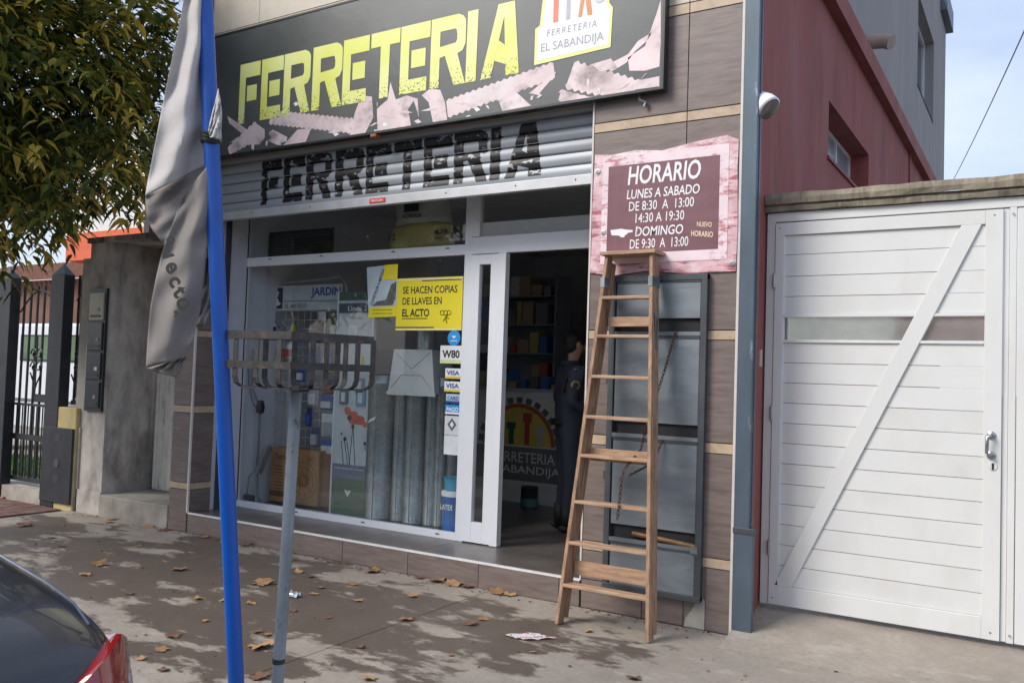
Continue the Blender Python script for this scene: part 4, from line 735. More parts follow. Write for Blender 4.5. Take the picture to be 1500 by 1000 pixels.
for k in range(9):
    x=-4.3+k*.15; h_=random.uniform(.05,.22); ci_=random.randrange(5); c_=[(.4,.4,.4),(.3,.25,.12),(.05,.12,.3),(.4,.38,.32),(.1,.1,.1)][ci_]
    t=MB().box(x,x+random.uniform(.08,.13),3.2,3.35,1.561,1.561+h_).build('counter_box',M('cg%d'%k,c_,.5),label='%s %s box, %s from the left on the shop counter'%('low' if h_<.12 else 'tall',['grey','brown','blue','cream','black'][ci_],CGN[k]),cat='box',group='goods on the counter')
yel=MB().box(-3.35,-2.95,6.5,6.52,2.1,2.75).build('wall_poster',M('poster_yellow_dim',(.65,.5,.06),.5),label='yellow poster on the back wall above the police officer',cat='poster')
for x0,x1,yy in ((-5.6,-4.2,5.0),(-4.15,-2.9,5.9)):
    t=thing('shelf_unit',((x0+x1)/2,yy,.2),'dark shelf unit full of stock at the back of the shop, %s'%('left one' if x0<-5 else 'right one'),'shelf')
    MB().box(x0,x0+.03,yy,yy+.4,.2,3.2).build('side_panel',M('shelf_metal',(.24,.26,.30),.5),t); MB().box(x1-.03,x1,yy,yy+.4,.2,3.2).build('side_panel',MATS['shelf_metal'],t); MB().box(x0,x1,yy+.4,yy+.42,.2,3.2).build('back_panel',MATS['shelf_metal'],t)
    for k in range(7):
        z=.35+k*.42; nb=0; MB().box(x0+.03,x1-.03,yy,yy+.39,z,z+.02).build('shelf_board',MATS['shelf_metal'],t)
        x=x0+.06
        if k<2: continue
        seq=[]
        while x<x1-.16:
            w_=random.uniform(.06,.2); seq.append((x,w_,random.uniform(.10,.36),random.randrange(6))); x+=w_+random.uniform(.008,.05)
        CNM=['grey','brown','blue','red','mustard','dark']
        for (x,w_,h_,c_) in seq:
            lf=CNM[seq[nb-1][3]] if nb else None; rg=CNM[seq[nb+1][3]] if nb<len(seq)-1 else None
            where_='first at the left end' if not lf else ('last at the right end' if not rg else 'between %s and %s'%(lf,rg))
            MB().box(x,x+w_,yy+.03,yy+.32,z+.021,z+.02+h_).build('stock_box',M('stock%d'%c_,[(.6,.6,.6),(.4,.28,.16),(.05,.18,.45),(.45,.08,.06),(.5,.44,.15),(.2,.21,.24)][c_],.5),label='%s %s %s box %s, %s shelf, %s unit'%('low' if h_<.2 else 'tall','narrow' if w_<.13 else 'wide',CNM[c_],where_,['lowest','second','third','fourth','fifth','sixth','top'][k],'left' if x0<-5 else 'right'),cat='box',group='stock on the back shelves')
            nb+=1
# ---------------------------------------------------------------- police officer
def skin(name,verts,edges,rad,mat,parent,sub=2,root=0):
    me=bpy.data.meshes.new(name); me.from_pydata([tuple(v) for v in verts],edges,[]); me.materials.append(mat)
    o=bpy.data.objects.new(name,me); S.collection.objects.link(o); o.parent=parent
    sk=o.modifiers.new('skin','SKIN'); sk.use_smooth_shade=True
    if not me.skin_vertices: 
        bm=bmesh.new(); bm.from_mesh(me); bm.verts.layers.skin.verify(); bm.to_mesh(me); bm.free()
    for i,r_ in enumerate(rad): me.skin_vertices[0].data[i].radius=(r_,r_) if not isinstance(r_,tuple) else r_; me.skin_vertices[0].data[i].use_root=(i==root)
    sb=o.modifiers.new('sub','SUBSURF'); sb.levels=sub; sb.render_levels=sub; return o
PO=thing('police_officer',(-2.22,1.72,.2),'police officer in dark navy uniform standing inside the shop doorway behind the ladder','person')
PO.rotation_euler.z=math.atan2(.70,.72)   # local +x is forward
skm=M('skin',(.42,.23,.15),.55,var=.08,bump=0); nav=M('navy_uniform',(.030,.036,.056),.8,var=.2,bump=.15,bscale=80); hair_m=M('black_hair',(.012,.010,.009),.6,bump=.4,bscale=90); boot_m=M('boot_leather',(.012,.012,.013),.65)
k_=1.08
V=[(0,0,.98),(0,0,1.15),(.01,0,1.38),(.02,0,1.52),(.03,0,1.58),(.045,0,1.66),(.055,0,1.76),  # 0-6 spine, head
   (-.01,.10,.92),(.02,.11,.50),(-.02,.11,.09),(.10,.13,.05),    # 7-10 left leg
   (-.01,-.10,.92),(.0,-.11,.50),(-.03,-.11,.09),(.09,-.13,.05), # 11-14 right
   (.0,.20,1.45),(-.04,.26,1.17),(.18,.20,1.08),(.26,.16,1.10),   # 15-18 left arm
   (.0,-.20,1.45),(-.06,-.27,1.17),(.16,-.22,1.10),(.25,-.19,1.14)] # 19-22 right arm
V=[tuple(c*k_ for c in v) for v in V]
Eg=[(0,1),(1,2),(2,3),(3,4),(4,5),(5,6),(0,7),(7,8),(8,9),(9,10),(0,11),(11,12),(12,13),(13,14),(2,15),(15,16),(16,17),(17,18),(2,19),(19,20),(20,21),(21,22)]
rad=[.10,.10,.11,.055,.055,.085,.075,.06,.045,.035,.030,.06,.045,.035,.030,.036,.032,.028,.034,.036,.032,.028,.034]
nv=len(V); VV=list(V); EE=list(Eg); RR=list(rad)
for base,sy in ((18,1),(22,-1)):
    b=Vector(V[base])
    for f_,(oy,ln) in enumerate(((-.030,.065),(-.010,.078),(.010,.072),(.028,.058))):
        i0=len(VV); VV+=[tuple(b+Vector((.035,oy,0))),tuple(b+Vector((.035+ln*.55,oy,-.012))),tuple(b+Vector((.035+ln*.85,oy,-.04)))]; RR+=[.010,.009,.008]; EE+=[(base,i0),(i0,i0+1),(i0+1,i0+2)]
    i0=len(VV); VV+=[tuple(b+Vector((.01,-.045*sy,.01))),tuple(b+Vector((.05,-.06*sy,.0)))]; RR+=[.011,.009]; EE+=[(base,i0),(i0,i0+1)]
skin('body',VV,EE,RR,skm,PO)
ci=list(range(0,4))+[7,8,9,11,12,13,15,16,17,19,20,21]; mp_={c:i for i,c in enumerate(ci)}
skin('uniform',[V[c] for c in ci],[(mp_[a],mp_[b]) for a,b in Eg if a in mp_ and b in mp_],[{0:.155,1:.15,2:.175,3:.075,7:.105,8:.078,9:.062,11:.105,12:.078,13:.062,15:.075,16:.058,17:.044,19:.075,20:.058,21:.044}[c] for c in ci],nav,PO)
def k3(p): return tuple(c*k_ for c in p)
# the empty is rotated, so these parts are written in its local frame
def lmb(mb,name,m,smooth=True):
    me=bpy.data.meshes.new(name); me.from_pydata([tuple(v) for v in mb.v],[],mb.f); me.materials.append(m)
    if smooth:
        for p in me.polygons: p.use_smooth=True
    o=bpy.data.objects.new(name,me); S.collection.objects.link(o); o.parent=PO; return o
def ell(mb,c,rx,ry,rz,n=14,m_=9,lo=-90,hi=90):
    rows=[]
    for i in range(m_+1):
        a=R(lo+(hi-lo)*i/m_); rows.append([(c[0]+rx*math.cos(a)*math.cos(2*math.pi*j/n),c[1]+ry*math.cos(a)*math.sin(2*math.pi*j/n),c[2]+rz*math.sin(a)) for j in range(n+1)])
    return mb.grid(rows)
hc=(.05*k_,0,1.70*k_)
lmb(ell(MB(),(hc[0]-.02,0,hc[2]+.035),.108,.092,.095,lo=-25),'hair',hair_m)
lmb(ell(MB(),(hc[0]-.045,0,hc[2]-.015),.075,.085,.085),'hair',hair_m)
lmb(ell(ell(MB(),(hc[0]+.0,.088,hc[2]-.01),.022,.014,.035),(hc[0]+.0,-.088,hc[2]-.01),.022,.014,.035),'ears',skm)
lmb(ell(MB(),(hc[0]+.10,0,hc[2]-.02),.022,.016,.030),'nose',skm); lmb(ell(MB(),(hc[0]+.078,0,hc[2]-.075),.02,.028,.010),'mouth',M('lips',(.22,.08,.06),.5))
lmb(ell(ell(MB(),(hc[0]+.083,.035,hc[2]+.015),.012,.015,.008),(hc[0]+.083,-.035,hc[2]+.015),.012,.015,.008),'eyes',dark_m)
for s_ in (1,-1):
    lmb(ell(MB(),k3((.04,.125*s_,.045)),.155,.055,.055),'boot',boot_m); lmb(MB().tube([k3((-.02,.11*s_,.05)),k3((-.02,.11*s_,.24))],[.062,.068],12),'boot_shaft',boot_m)
lmb(MB().lathe(k3((0,0,.99)),[(.165,-.03),(.17,0),(.165,.03)],24),'belt',boot_m)
lmb(MB().lathe(k3((.0,0,1.50)),[(.10,0),(.085,.05),(.08,.055)],18),'collar',nav)
gold=M('badge_gold',(.35,.27,.10),.5)
for c_,r_ in (((-.03,-.285,1.33),.045),): lmb(MB().lathe(k3(c_),[(r_,0),(r_,.004)],16,(-.25,-1,.05)),'sleeve_badge',gold); lmb(MB().lathe(k3((c_[0],c_[1]-.005,c_[2])),[(r_*.62,0),(r_*.62,.005)],12,(-.25,-1,.05)),'badge_centre',nav)
lmb(MB().obox(k3((-.01,-.235,1.465)),(.025,0,0),(0,.02,-.01),(0,.002,.004)),'shoulder_tab',M('tab_grey',(.25,.22,.2),.5))
# ---------------------------------------------------------------- neighbour's entrance, fence, meters
NB=thing('neighbour_entrance',(-7,0,0),'grimy stained concrete entrance recess left of the shop','building')
MB().box(-7.62,-7.19,.02,.60,-.1,3.07).box(-7.64,-7.18,-.0,.58,-.1,.25).build('pier',conc_m,NB)
MB().box(-7.19,-6.0,.58,.9,2.75,3.07).box(-7.19,-7.15,.60,.9,.2,2.75).build('back_wall',conc_m,NB); MB().box(-7.64,-5.97,-.02,1.02,3.07,3.13).build('coping',conc_m,NB)
MB().box(-7.18,-5.985,-.015,.8,-.1,.235).build('doorstep',conc2_m,NB,bevel=.012)
d_=MB().box(-7.15,-6.0,.64,.68,.24,2.75).build('door',M('cream_door',(.78,.75,.68),.5,var=.1,dirt=[((.2,.17,.14),.7,5,(1,1,.4),.55,.7)]),NB)
for x in (-7.13,-7.03,-6.87,-6.5,-6.2): MB().box(x,x+.05,.62,.64,.26,2.72).build('door_moulding',MATS['cream_door'],d_)
MB().box(-7.78,-7.62,.0,.5,-.1,.95).box(-7.76,-7.62,.02,.5,.95,2.9).build('render_strip',conc2_m,NB)
for i,(z0,z1,m_) in enumerate(((2.18,2.49,M('cream_meter',(.5,.47,.36),.5)),(1.84,2.15,M('smoked_meter',(.035,.045,.045),.25)),(1.51,1.81,MATS['smoked_meter']),(1.19,1.48,MATS['smoked_meter']))):
    t=thing('meter_box',(-7.4,0,z0),['cream meter box, the highest of the column','smoked meter box directly under the cream one','smoked meter box with a white tag','lowest smoked meter box in the column'][i],'meter box','meter boxes on the concrete pier')
    MB().box(-7.52,-7.26,-.03,.03,z0,z1).build('case',m_,t,bevel=.006); MB().box(-7.49,-7.29,-.034,-.03,z0+.03,z0+.06).build('lip',dark_m,t); MB().box(-7.36,-7.31,-.036,-.03,z0+.10,z0+.14).build('tag',M('tag_grey',(.25,.26,.26),.5) if i!=2 else whitep,t)
MB().box(-7.55,-7.23,-.012,.03,1.15,2.54).build('meter_recess',dark_m,NB)
t=thing('gas_cabinet',(-8.0,0,0),'low yellow rendered block with a black metal door beside the fence post','cabinet')
MB().box(-8.20,-7.66,-.03,.4,-.1,1.17).build('block',M('yellow_render',(.52,.42,.20),.8,var=.12,bump=.2,dirt=[((.3,.25,.15),.6,4,(1,1,1),.5,.75)]),t,bevel=.01)
dd=MB().box(-8.27,-7.67,-.06,-.032,.07,.93).build('door',iron_m,t,bevel=.004)
for z in (.3,.78): 
    for k in range(4): MB().box(-8.0,-7.9,-.064,-.059,z+k*.022,z+.010+k*.022).build('vent_slot',M('slot_grey',(.06,.065,.07),.5),dd)
MB().lathe((-7.95,-.06,.52),[(.05,0),(.05,.006),(.035,.007)],16,(0,-1,0)).build('round_plate',MATS['slot_grey'],dd)
FN=thing('iron_fence',(-8.8,0,0),'black iron garden fence and gate with scrollwork in front of the lawn','fence')
for (a,b,h_) in ((-9.50,-9.17,2.72),(-8.29,-8.02,2.72)):
    MB().box(a,b,-.04,.09,-.05,h_).build('post',iron_m,FN,bevel=.006); MB().add([(a,-.04,h_),(b,-.04,h_),(b,.09,h_),(a,.09,h_),((a+b)/2,.025,h_+.14)],[(0,1,4),(1,2,4),(2,3,4),(3,0,4)]).build('post_cap',iron_m,FN)
def bars(x0,x1,z0,z1,n,r_=.011,y=.1):
    for k in range(n):
        x=x0+(x1-x0)*(k+.5)/n; MB().box(x-r_,x+r_,y-r_,y+r_,z0,z1+ (.0)).build('bar',iron_m,FN)
bars(-9.17,-8.29,.25,2.62,6); bars(-9.17,-8.29,.27,1.14,14,.006,.103); bars(-7.97,-7.78,1.24,2.72,3)
for (x0,x1,z,h_) in ((-9.17,-8.29,.22,.05),(-9.17,-8.29,1.14,.03),(-9.17,-8.29,.72,.07),(-8.75,-8.29,1.20,.09),(-7.97,-7.65,1.2,.05)): MB().box(x0,x1,.085,.115,z,z+h_).build('rail',iron_m,FN)
MB().tube([(-9.16+.86*k/12,.09,2.30+.26*math.sin(math.pi*k/12)) for k in range(13)],.011,6).build('arch',iron_m,FN,smooth=True)
MB().tube([(-7.96+.22*k/8,.09,2.42+.12*math.sin(math.pi*k/8/1.6)) for k in range(9)],.011,6).build('arch',iron_m,FN,smooth=True)
def scroll(cx_,cz_,s,mir):
    pts=[]
    for k in range(18): a=k*.42; r_=s*(1-k/22); pts.append((cx_+mir*(s-r_*math.cos(a))*1.0,.08,cz_+r_*math.sin(a)))
    MB().tube(pts,.009,5).build('scroll',iron_m,FN,smooth=True)
for cx_ in (-8.73,-7.86):
    for dz in (1.62,1.78): scroll(cx_-.13 if cx_<-8 else cx_-.07,dz,.075 if cx_<-8 else .05,1); scroll(cx_+.13 if cx_<-8 else cx_+.07,dz,.075 if cx_<-8 else .05,-1)
    MB().tube([(cx_-.12,.08,1.55),(cx_-.03,.08,1.42),(cx_,.08,1.34),(cx_+.03,.08,1.42),(cx_+.12,.08,1.55)],.009,5).build('scroll',iron_m,FN,smooth=True); MB().bar((cx_,.08,1.28),(cx_,.08,2.0),.014,.014).build('scroll',iron_m,FN)
MB().box(-30,-7.65,-.02,.3,-.1,.16).build('fence_kerb',conc2_m,label='low concrete base under the black iron fence',cat='kerb')
# van
VN=thing('white_van',(-13.5,3.9,0),'white van parked in the yard behind the iron fence','van')
van_m=M('van_white',(.72,.74,.78),.3,var=.02,bump=0)
pr=[(-16.2,.45),(-16.3,1.1),(-15.9,1.35),(-15.1,2.2),(-14.7,2.38),(-12.2,2.38),(-11.75,2.25),(-11.6,1.3),(-11.6,.45)]
MB().prism(pr,3.0,4.8).build('body',van_m,VN,bevel=.05)
wg=M('green_reflection_glass',(.10,.17,.09),.12,var=.5,scale=2,bump=0)  # green reflection on the van windows is put into the glass colour
for (a,b,c,d) in ((-14.4,-14.4,-13.5,1.72),(-13.05,-13.05,-12.1,1.72)):
    wn=MB().prism([(a-.03,1.69),(c+.03,1.69),(c+.03,2.17),(a-.03,2.17)],2.985,3.0).build('window_rubber',dark_m,VN); MB().prism([(a,1.72),(c,1.72),(c,2.14),(a,2.14)],2.978,2.984).build('window',wg,wn)
for x in (-15.6,-12.3):
    wh_=MB().lathe((x,2.97,.33),[(.33,-.0),(.33,.2)],26,(0,1,0)).build('wheel',M('tyre',(.02,.02,.02),.8),VN); MB().lathe((x,2.965,.33),[(.19,0),(.17,.02)],18,(0,1,0)).build('rim',galv_m,wh_)
MB().box(-16.0,-11.65,2.985,3.0,.95,1.0).build('side_moulding',M('grey_plastic2',(.15,.15,.16),.6),VN)
for x in (-14.68,-13.42): MB().box(x-.006,x+.006,2.992,3.002,.5,2.2).build('door_gap',dark_m,VN)
# brown house far left
BH=thing('brown_house',(-20,8,0),'brown house wall with tiled roof edge behind the van','house')
brn=M('brown_render',(.16,.075,.05),.8,var=.2,scale=1,stretch=(1,1,6),dirt=[((.24,.13,.09),.6,2,(1,1,.4),.5,.7)])
MB().box(-29,-14,8,12,-.1,4.0).build('wall',brn,BH); 
bt=MB()
for k in range(64): 
    x=-29+k*.235; MB().add([(x,7.6,3.95),(x+.2,7.6,3.95),(x+.2,10.5,4.9),(x,10.5,4.9),(x+.1,7.6,4.03),(x+.1,10.5,4.98)],[(0,4,5,3),(4,1,2,5),(0,1,4)]).build('roof_tile',M('roof_clay',(.20,.09,.06),.85,var=.3),BH)
MB().box(-29,-14,7.98,8,2.3,2.42).box(-29,-14,7.97,8,-.1,1.0).build('base_band',M('ochre_band',(.42,.30,.16),.8),BH)
# orange and white house
OH=thing('orange_house',(-14,7,0),'bright orange house front with white band and grey shutter seen over the wall','house')
orm=M('orange_paint',(.62,.12,.05),.7,var=.08)
MB().box(-19.9,-14.2,7.0,12,4.3,5.0).build('wall',orm,OH) ; MB().box(-19.9,-14.2,7.05,12,5.0,7.4).build('wall',M('offwhite_paint',(.65,.65,.63),.7),OH)
MB().box(-16.55,-16.35,6.9,7.0,4.2,7.4).build('dark_post',dark_m,OH); MB().box(-16.0,-15.2,6.98,7.04,5.15,6.6).build('shutter',M('grey_shutter',(.2,.21,.22),.5),OH)
# ---------------------------------------------------------------- blue pole with flag
bp=atd(346,1000,4.1); bt_=atd(300,0,4.12); dv=(bt_-bp)/(bt_.z-bp.z); base=bp-dv*bp.z; top=bt_+dv*1.3
BP=thing('blue_pole',tuple(base),'tall bright blue painted metal pole leaning slightly at the kerb','pole')
MB().tube([base,base.lerp(top,.5),top],.0375,20).build('shaft',blue_m,BP,smooth=True); MB().lathe(top,[(.04,0),(.04,.02),(.0,.03)],16).build('cap',blue_m,BP)
def pole_at(z): return base+dv*z
# flag: cloth surface from outline points, at the pole's depth, with folds
def cloth(L_,R_,dep,waves,mat,name,parent,amp=.035,n=26,m_=40,ph=0,thick=.002):
    def interp(A,t):
        k=t*(len(A)-1); i=min(int(k),len(A)-2); f=k-i; return (A[i][0]*(1-f)+A[i+1][0]*f, A[i][1]*(1-f)+A[i+1][1]*f)
    rows=[]
    for j in range(m_+1):
        t=j/m_; a=interp(L_,t); b=interp(R_,t); row=[]
        for i in range(n+1):
            u=i/n; x=a[0]+(b[0]-a[0])*u; y=a[1]+(b[1]-a[1])*u
            d=dep+amp*math.sin(waves*u*math.pi*2+ph+t*2.3)*(.35+.65*min(1,u*2.0,(1-u)*3.0))+.008*math.sin(9*u+17*t)+.004*math.sin(31*t+4*u)
            row.append(atd(x,y,d))
        rows.append(row)
    return MB().grid(rows).build(name,mat,parent,smooth=True,solid=thick)
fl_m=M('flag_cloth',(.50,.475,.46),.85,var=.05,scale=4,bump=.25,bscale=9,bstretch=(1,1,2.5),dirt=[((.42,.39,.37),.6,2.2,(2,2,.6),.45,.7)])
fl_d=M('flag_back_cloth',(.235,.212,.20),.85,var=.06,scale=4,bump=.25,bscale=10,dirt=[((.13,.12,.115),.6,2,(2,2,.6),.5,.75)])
FG=thing('flag',tuple(pole_at(2.4)),'worn white and grey cloth flag hanging twisted down the blue pole','flag')
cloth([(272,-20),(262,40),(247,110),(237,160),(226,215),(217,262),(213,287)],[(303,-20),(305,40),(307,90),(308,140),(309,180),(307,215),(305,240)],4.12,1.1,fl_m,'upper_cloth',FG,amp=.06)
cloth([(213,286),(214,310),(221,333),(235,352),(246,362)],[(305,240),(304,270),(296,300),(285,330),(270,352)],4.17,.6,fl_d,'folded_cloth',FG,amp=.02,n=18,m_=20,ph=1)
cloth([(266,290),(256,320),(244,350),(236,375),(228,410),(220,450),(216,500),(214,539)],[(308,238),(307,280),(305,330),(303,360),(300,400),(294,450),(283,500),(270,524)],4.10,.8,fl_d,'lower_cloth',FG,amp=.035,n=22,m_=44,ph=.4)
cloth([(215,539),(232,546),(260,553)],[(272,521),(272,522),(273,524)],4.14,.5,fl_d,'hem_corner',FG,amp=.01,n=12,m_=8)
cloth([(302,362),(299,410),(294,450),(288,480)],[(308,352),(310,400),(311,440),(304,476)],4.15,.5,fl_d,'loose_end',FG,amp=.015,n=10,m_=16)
cloth([(305,190),(306,196),(308,202)],[(320,130),(325,160),(324,205)],4.06,.8,fl_m,'tied_corner',FG,amp=.012,n=14,m_=14)
# printed letters running down the cloth
ink2=M('flag_ink',(.06,.055,.053),.8,bump=0)
for ch,px,py,sz,rot in (('v',247,372,24,-58),('e',251,393,26,-66),('c',256,414,26,-66),('t',261,430,26,-60),('o',268,445,28,-58),(',',257,459,26,-10),('o',250,352,18,-58)):
    vs,fs=textmb(ch,.035); cx_=sum(v.x for v in vs)/len(vs); cy_=sum(v.y for v in vs)/len(vs); a=R(rot+8); t=MB(); q=[]
    for v in vs:
        dx,dy=(v.x-cx_)*sz*1.25,(v.y-cy_)*sz*1.25; X=dx*math.cos(a)-dy*math.sin(a); Yp=dx*math.sin(a)+dy*math.cos(a); q.append(atd(px+X,py-Yp,3.985))
    t.add(q,fs); t.build('printed_letter',ink2,FG)
tz=atd(318,205,4.12); pc=pole_at(tz.z)
g=MB()
for dz in (-.012,.004,.02): g.tube([pc+Vector((.043*math.cos(a*.5236),.043*math.sin(a*.5236),dz+.008*math.sin(a))) for a in range(13)],.011,6,cap=False)
g.build('black_tie',dark_m,FG,smooth=True)
# ---------------------------------------------------------------- waste basket on its post
pb=atd(404,1026,4.2); pb.z=0; pt=atd(434,570,4.22)
BK=thing('basket_stand',(pb.x,pb.y,0),'rusty flat bar waste basket welded on a chipped grey post','waste basket')
MB().tube([pb,pb.lerp(pt,.45)+Vector((.004,0,0)),pt],[.029,.029,.029],18).build('post',post_m,BK,smooth=True)
MB().lathe(pb.lerp(pt,.175),[(.031,-.012),(.031,.012)],18,pt-pb).build('dark_ring',dark_m,BK)
A_=atd(346,490,4.07); B_=atd(428,490,3.92); C_=atd(548,492,4.22); D_=A_+C_-B_
ztop=A_.z-.0; zm=atd(345,533,4.07).z; zb=atd(420,568,4.15).z; 
for q in (A_,B_,C_,D_): q.z=ztop
def ringbar(z,name,h_=.036):
    cs=[Vector((q.x,q.y,z)) for q in (A_,B_,C_,D_)]
    for i in range(4): MB().bar(cs[i],cs[(i+1)%4],h_,.005,(0,0,1)).build(name,rust_m,BK)
ringbar(ztop,'top_band'); ringbar(zm,'lower_band',.034)
bc=(A_+B_+C_+D_)/4
MB().bar(A_+(A_-B_).normalized()*.10,A_,.042,.006,(0,0,1)).build('pole_clip',rust_m,BK); q=Vector((A_.x,A_.y,zm)); MB().bar(q+(A_-B_).normalized()*.10,q,.038,.006,(0,0,1)).build('pole_clip',rust_m,BK)
for (P,Q,ts) in ((A_,B_,(.0,.38,.78)),(B_,C_,(.25,.55,.80,1.0)),(D_,C_,(.15,.5)),(A_,D_,(.35,.7))):
    for t_ in ts:
        p=P.lerp(Q,t_); inn=(Vector((bc.x,bc.y,0))-Vector((p.x,p.y,0))); inn.normalize(); along=(Q-P).normalized()
        pts=[Vector((p.x,p.y,ztop+.0)),Vector((p.x,p.y,zb+.05)),Vector((p.x,p.y,zb+.02))+inn*.008,Vector((p.x,p.y,zb+.003))+inn*.03,Vector((p.x,p.y,zb))+inn*.09]
        mb=MB(); hw=along*.014; rows=[[q_-hw for q_ in pts],[q_+hw for q_ in pts]]; mb.grid(rows); mb.build('strap',rust_m,BK,solid=.005)
cs=[Vector((q.x,q.y,zb)) for q in (A_,B_,C_,D_)]
MB().bar(cs[0].lerp(cs[1],.5),cs[2].lerp(cs[3],.5),.04,.006,(0,0,1) and (rt.x,rt.y,0)).build('floor_bar',rust_m,BK); MB().bar(cs[0].lerp(cs[3],.5)+ (cs[1]-cs[0])*.02,cs[1].lerp(cs[2],.5),.04,.006).build('floor_bar',rust_m,BK)
for i in range(4): MB().bar(cs[i].lerp(bc*1.0*1 if False else Vector((bc.x,bc.y,zb)),.12),cs[(i+1)%4].lerp(Vector((bc.x,bc.y,zb)),.12),.03,.005).build('floor_bar',rust_m,BK)
pt2=Vector((bc.x,bc.y,zb)); MB().bar(pt,pt2,.05,.03).build('bracket',rust_m,BK)
# ---------------------------------------------------------------- tree
TR=thing('street_tree',(-7.6,-2.2,0),'dense dark green street tree with yellowish tips and highlights coloured into its leaves at the left','tree')
bark=M('bark',(.09,.07,.05),.9,var=.3,bump=.6,bscale=20)
tb=Vector((-7.6,-2.2,0)); cc=Vector((-7.45,-1.95,4.72)); RXY,RZ=2.42,2.2
MB().tube([tb,tb+Vector((.03,0,1.2)),tb+Vector((.0,.1,2.3)),tb+Vector((.1,.2,3.4))],[.15,.12,.11,.08],12).build('trunk',bark,TR,smooth=True)
leafs=[M('leaf_dark',(.045,.075,.018),.42,var=.35,scale=3,bump=0),M('leaf_mid',(.18,.20,.035),.42,var=.3,scale=3,bump=0),M('leaf_yellow_highlight',(.62,.48,.09),.45,var=.3,scale=3,bump=0)]  # yellow highlights outside and the dark crown interior are put into leaf colours
for m_ in leafs:
    p=m_.node_tree.nodes['Principled BSDF']; nt=m_.node_tree; tr=nt.nodes.new('ShaderNodeBsdfTranslucent'); mx=nt.nodes.new('ShaderNodeMixShader'); mx.inputs[0].default_value=.25
    src_=p.inputs['Base Color'].links[0].from_socket; nt.links.new(src_,tr.inputs[0]); nt.links.new(p.outputs[0],mx.inputs[1]); nt.links.new(tr.outputs[0],mx.inputs[2]); nt.links.new(mx.outputs[0],nt.nodes['Material Output'].inputs[0])
br=MB(); clusters=[]
rnd=random.Random(11)
for k in range(2500):
    while True:
        v=Vector((rnd.uniform(-1,1),rnd.uniform(-1,1),rnd.uniform(-1,1)))
        if .30<v.length<1: break
    v=v*(1.0 if v.length>.6 else .95); lump=1+.10*math.sin(v.x*5+v.y*3)*math.cos(v.z*6)
    c=cc+Vector((v.x*RXY*lump,v.y*RXY*lump,v.z*RZ*lump)); clusters.append((c,v.length))
for i in range(26):
    c,_=clusters[i*9]; s_=tb+Vector((.1,.2,rnd.uniform(2.2,3.4))); m_=s_.lerp(c,.5)+Vector((0,0,.2)); br.tube([s_,m_,c],[.05,.028,.008],6)
br.build('branches',bark,TR,smooth=True)
LM=[(0,0,0),(.16,.22,.03),(.13,.52,.05),(.05,.84,.02),(0,1,-.05),(-.05,.84,.02),(-.13,.52,.05),(-.16,.22,.03),(0,.25,-.02),(0,.55,-.02),(0,.85,-.03)]
LF=[(0,1,8),(1,2,9,8),(2,3,10,9),(3,4,10),(0,8,7),(8,9,6,7),(9,10,5,6),(10,4,5)]
def leafverts(P,d,nrm,L_):
    d=d.normalized(); s_=d.cross(nrm).normalized(); n_=s_.cross(d); out=[]
    for x,y,z in LM:
        droop=-.38*y*y; out.append(P+s_*x*L_*1.15+d*y*L_+n_*(z*L_)+Vector((0,0,droop*L_)))
    return out
crown=[MB(),MB(),MB()]; cand=[]
for (c,rr) in clusters:
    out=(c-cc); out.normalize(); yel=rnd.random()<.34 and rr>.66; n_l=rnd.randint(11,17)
    for k in range(n_l):
        a=rnd.uniform(0,6.283); tilt=rnd.uniform(-.6,.35); d=(Vector((math.cos(a),math.sin(a),tilt))+out*.45)
        P=c+Vector((rnd.gauss(0,.10),rnd.gauss(0,.10),rnd.gauss(0,.09))); nrm=Vector((rnd.gauss(0,.35),rnd.gauss(0,.35),1))
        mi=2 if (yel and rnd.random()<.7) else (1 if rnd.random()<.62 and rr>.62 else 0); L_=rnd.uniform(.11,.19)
        cand.append(((P-CAM).length,P,d,nrm,L_,mi))
def vis(P):
    q=P-CAM; z=q.dot(fw); return z>0 and -20<750+FPX*q.dot(rt)/z<290 and 500-FPX*q.dot(up)/z>-20
cand.sort(key=lambda t_:t_[0]); near=0
proto=[]
for mi in range(3):
    me=bpy.data.meshes.new('leaf'); me.from_pydata([tuple(v) for v in leafverts(Vector(),Vector((0,1,0)),Vector((0,0,1)),1.0)],[],LF); me.materials.append(leafs[mi]); proto.append(me)
    for p in me.polygons: p.use_smooth=True
for (dd_,P,d,nrm,L_,mi) in cand:
    if near<300 and vis(P) :
        d=d.normalized(); s_=d.cross(nrm).normalized(); n_=s_.cross(d); o=bpy.data.objects.new('leaf',proto[mi]); S.collection.objects.link(o); o.parent=TR
        mm=Matrix(((s_.x*L_,d.x*L_,n_.x*L_,P.x-tb.x),(s_.y*L_,d.y*L_,n_.y*L_,P.y-tb.y),(s_.z*L_,d.z*L_,n_.z*L_,P.z-tb.z),(0,0,0,1))); o.matrix_local=mm; near+=1
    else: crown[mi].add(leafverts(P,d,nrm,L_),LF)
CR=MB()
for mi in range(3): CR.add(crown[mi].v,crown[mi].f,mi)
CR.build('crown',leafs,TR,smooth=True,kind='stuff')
# ---------------------------------------------------------------- dark car
CA=thing('dark_car',(-2.4,-5.15,0),'rear corner of a dark car with a red tail light parked at the kerb','car')
paint=M('car_paint',(.014,.017,.022),.28,var=.1,bump=0,coat=.6,dirt=[((.06,.06,.06),.35,30,(1,1,1),.55,.8)]); cgl=M('car_glass',(.008,.009,.010),.10,bump=0,spec=.5)
yc=-5.22; HW=.86
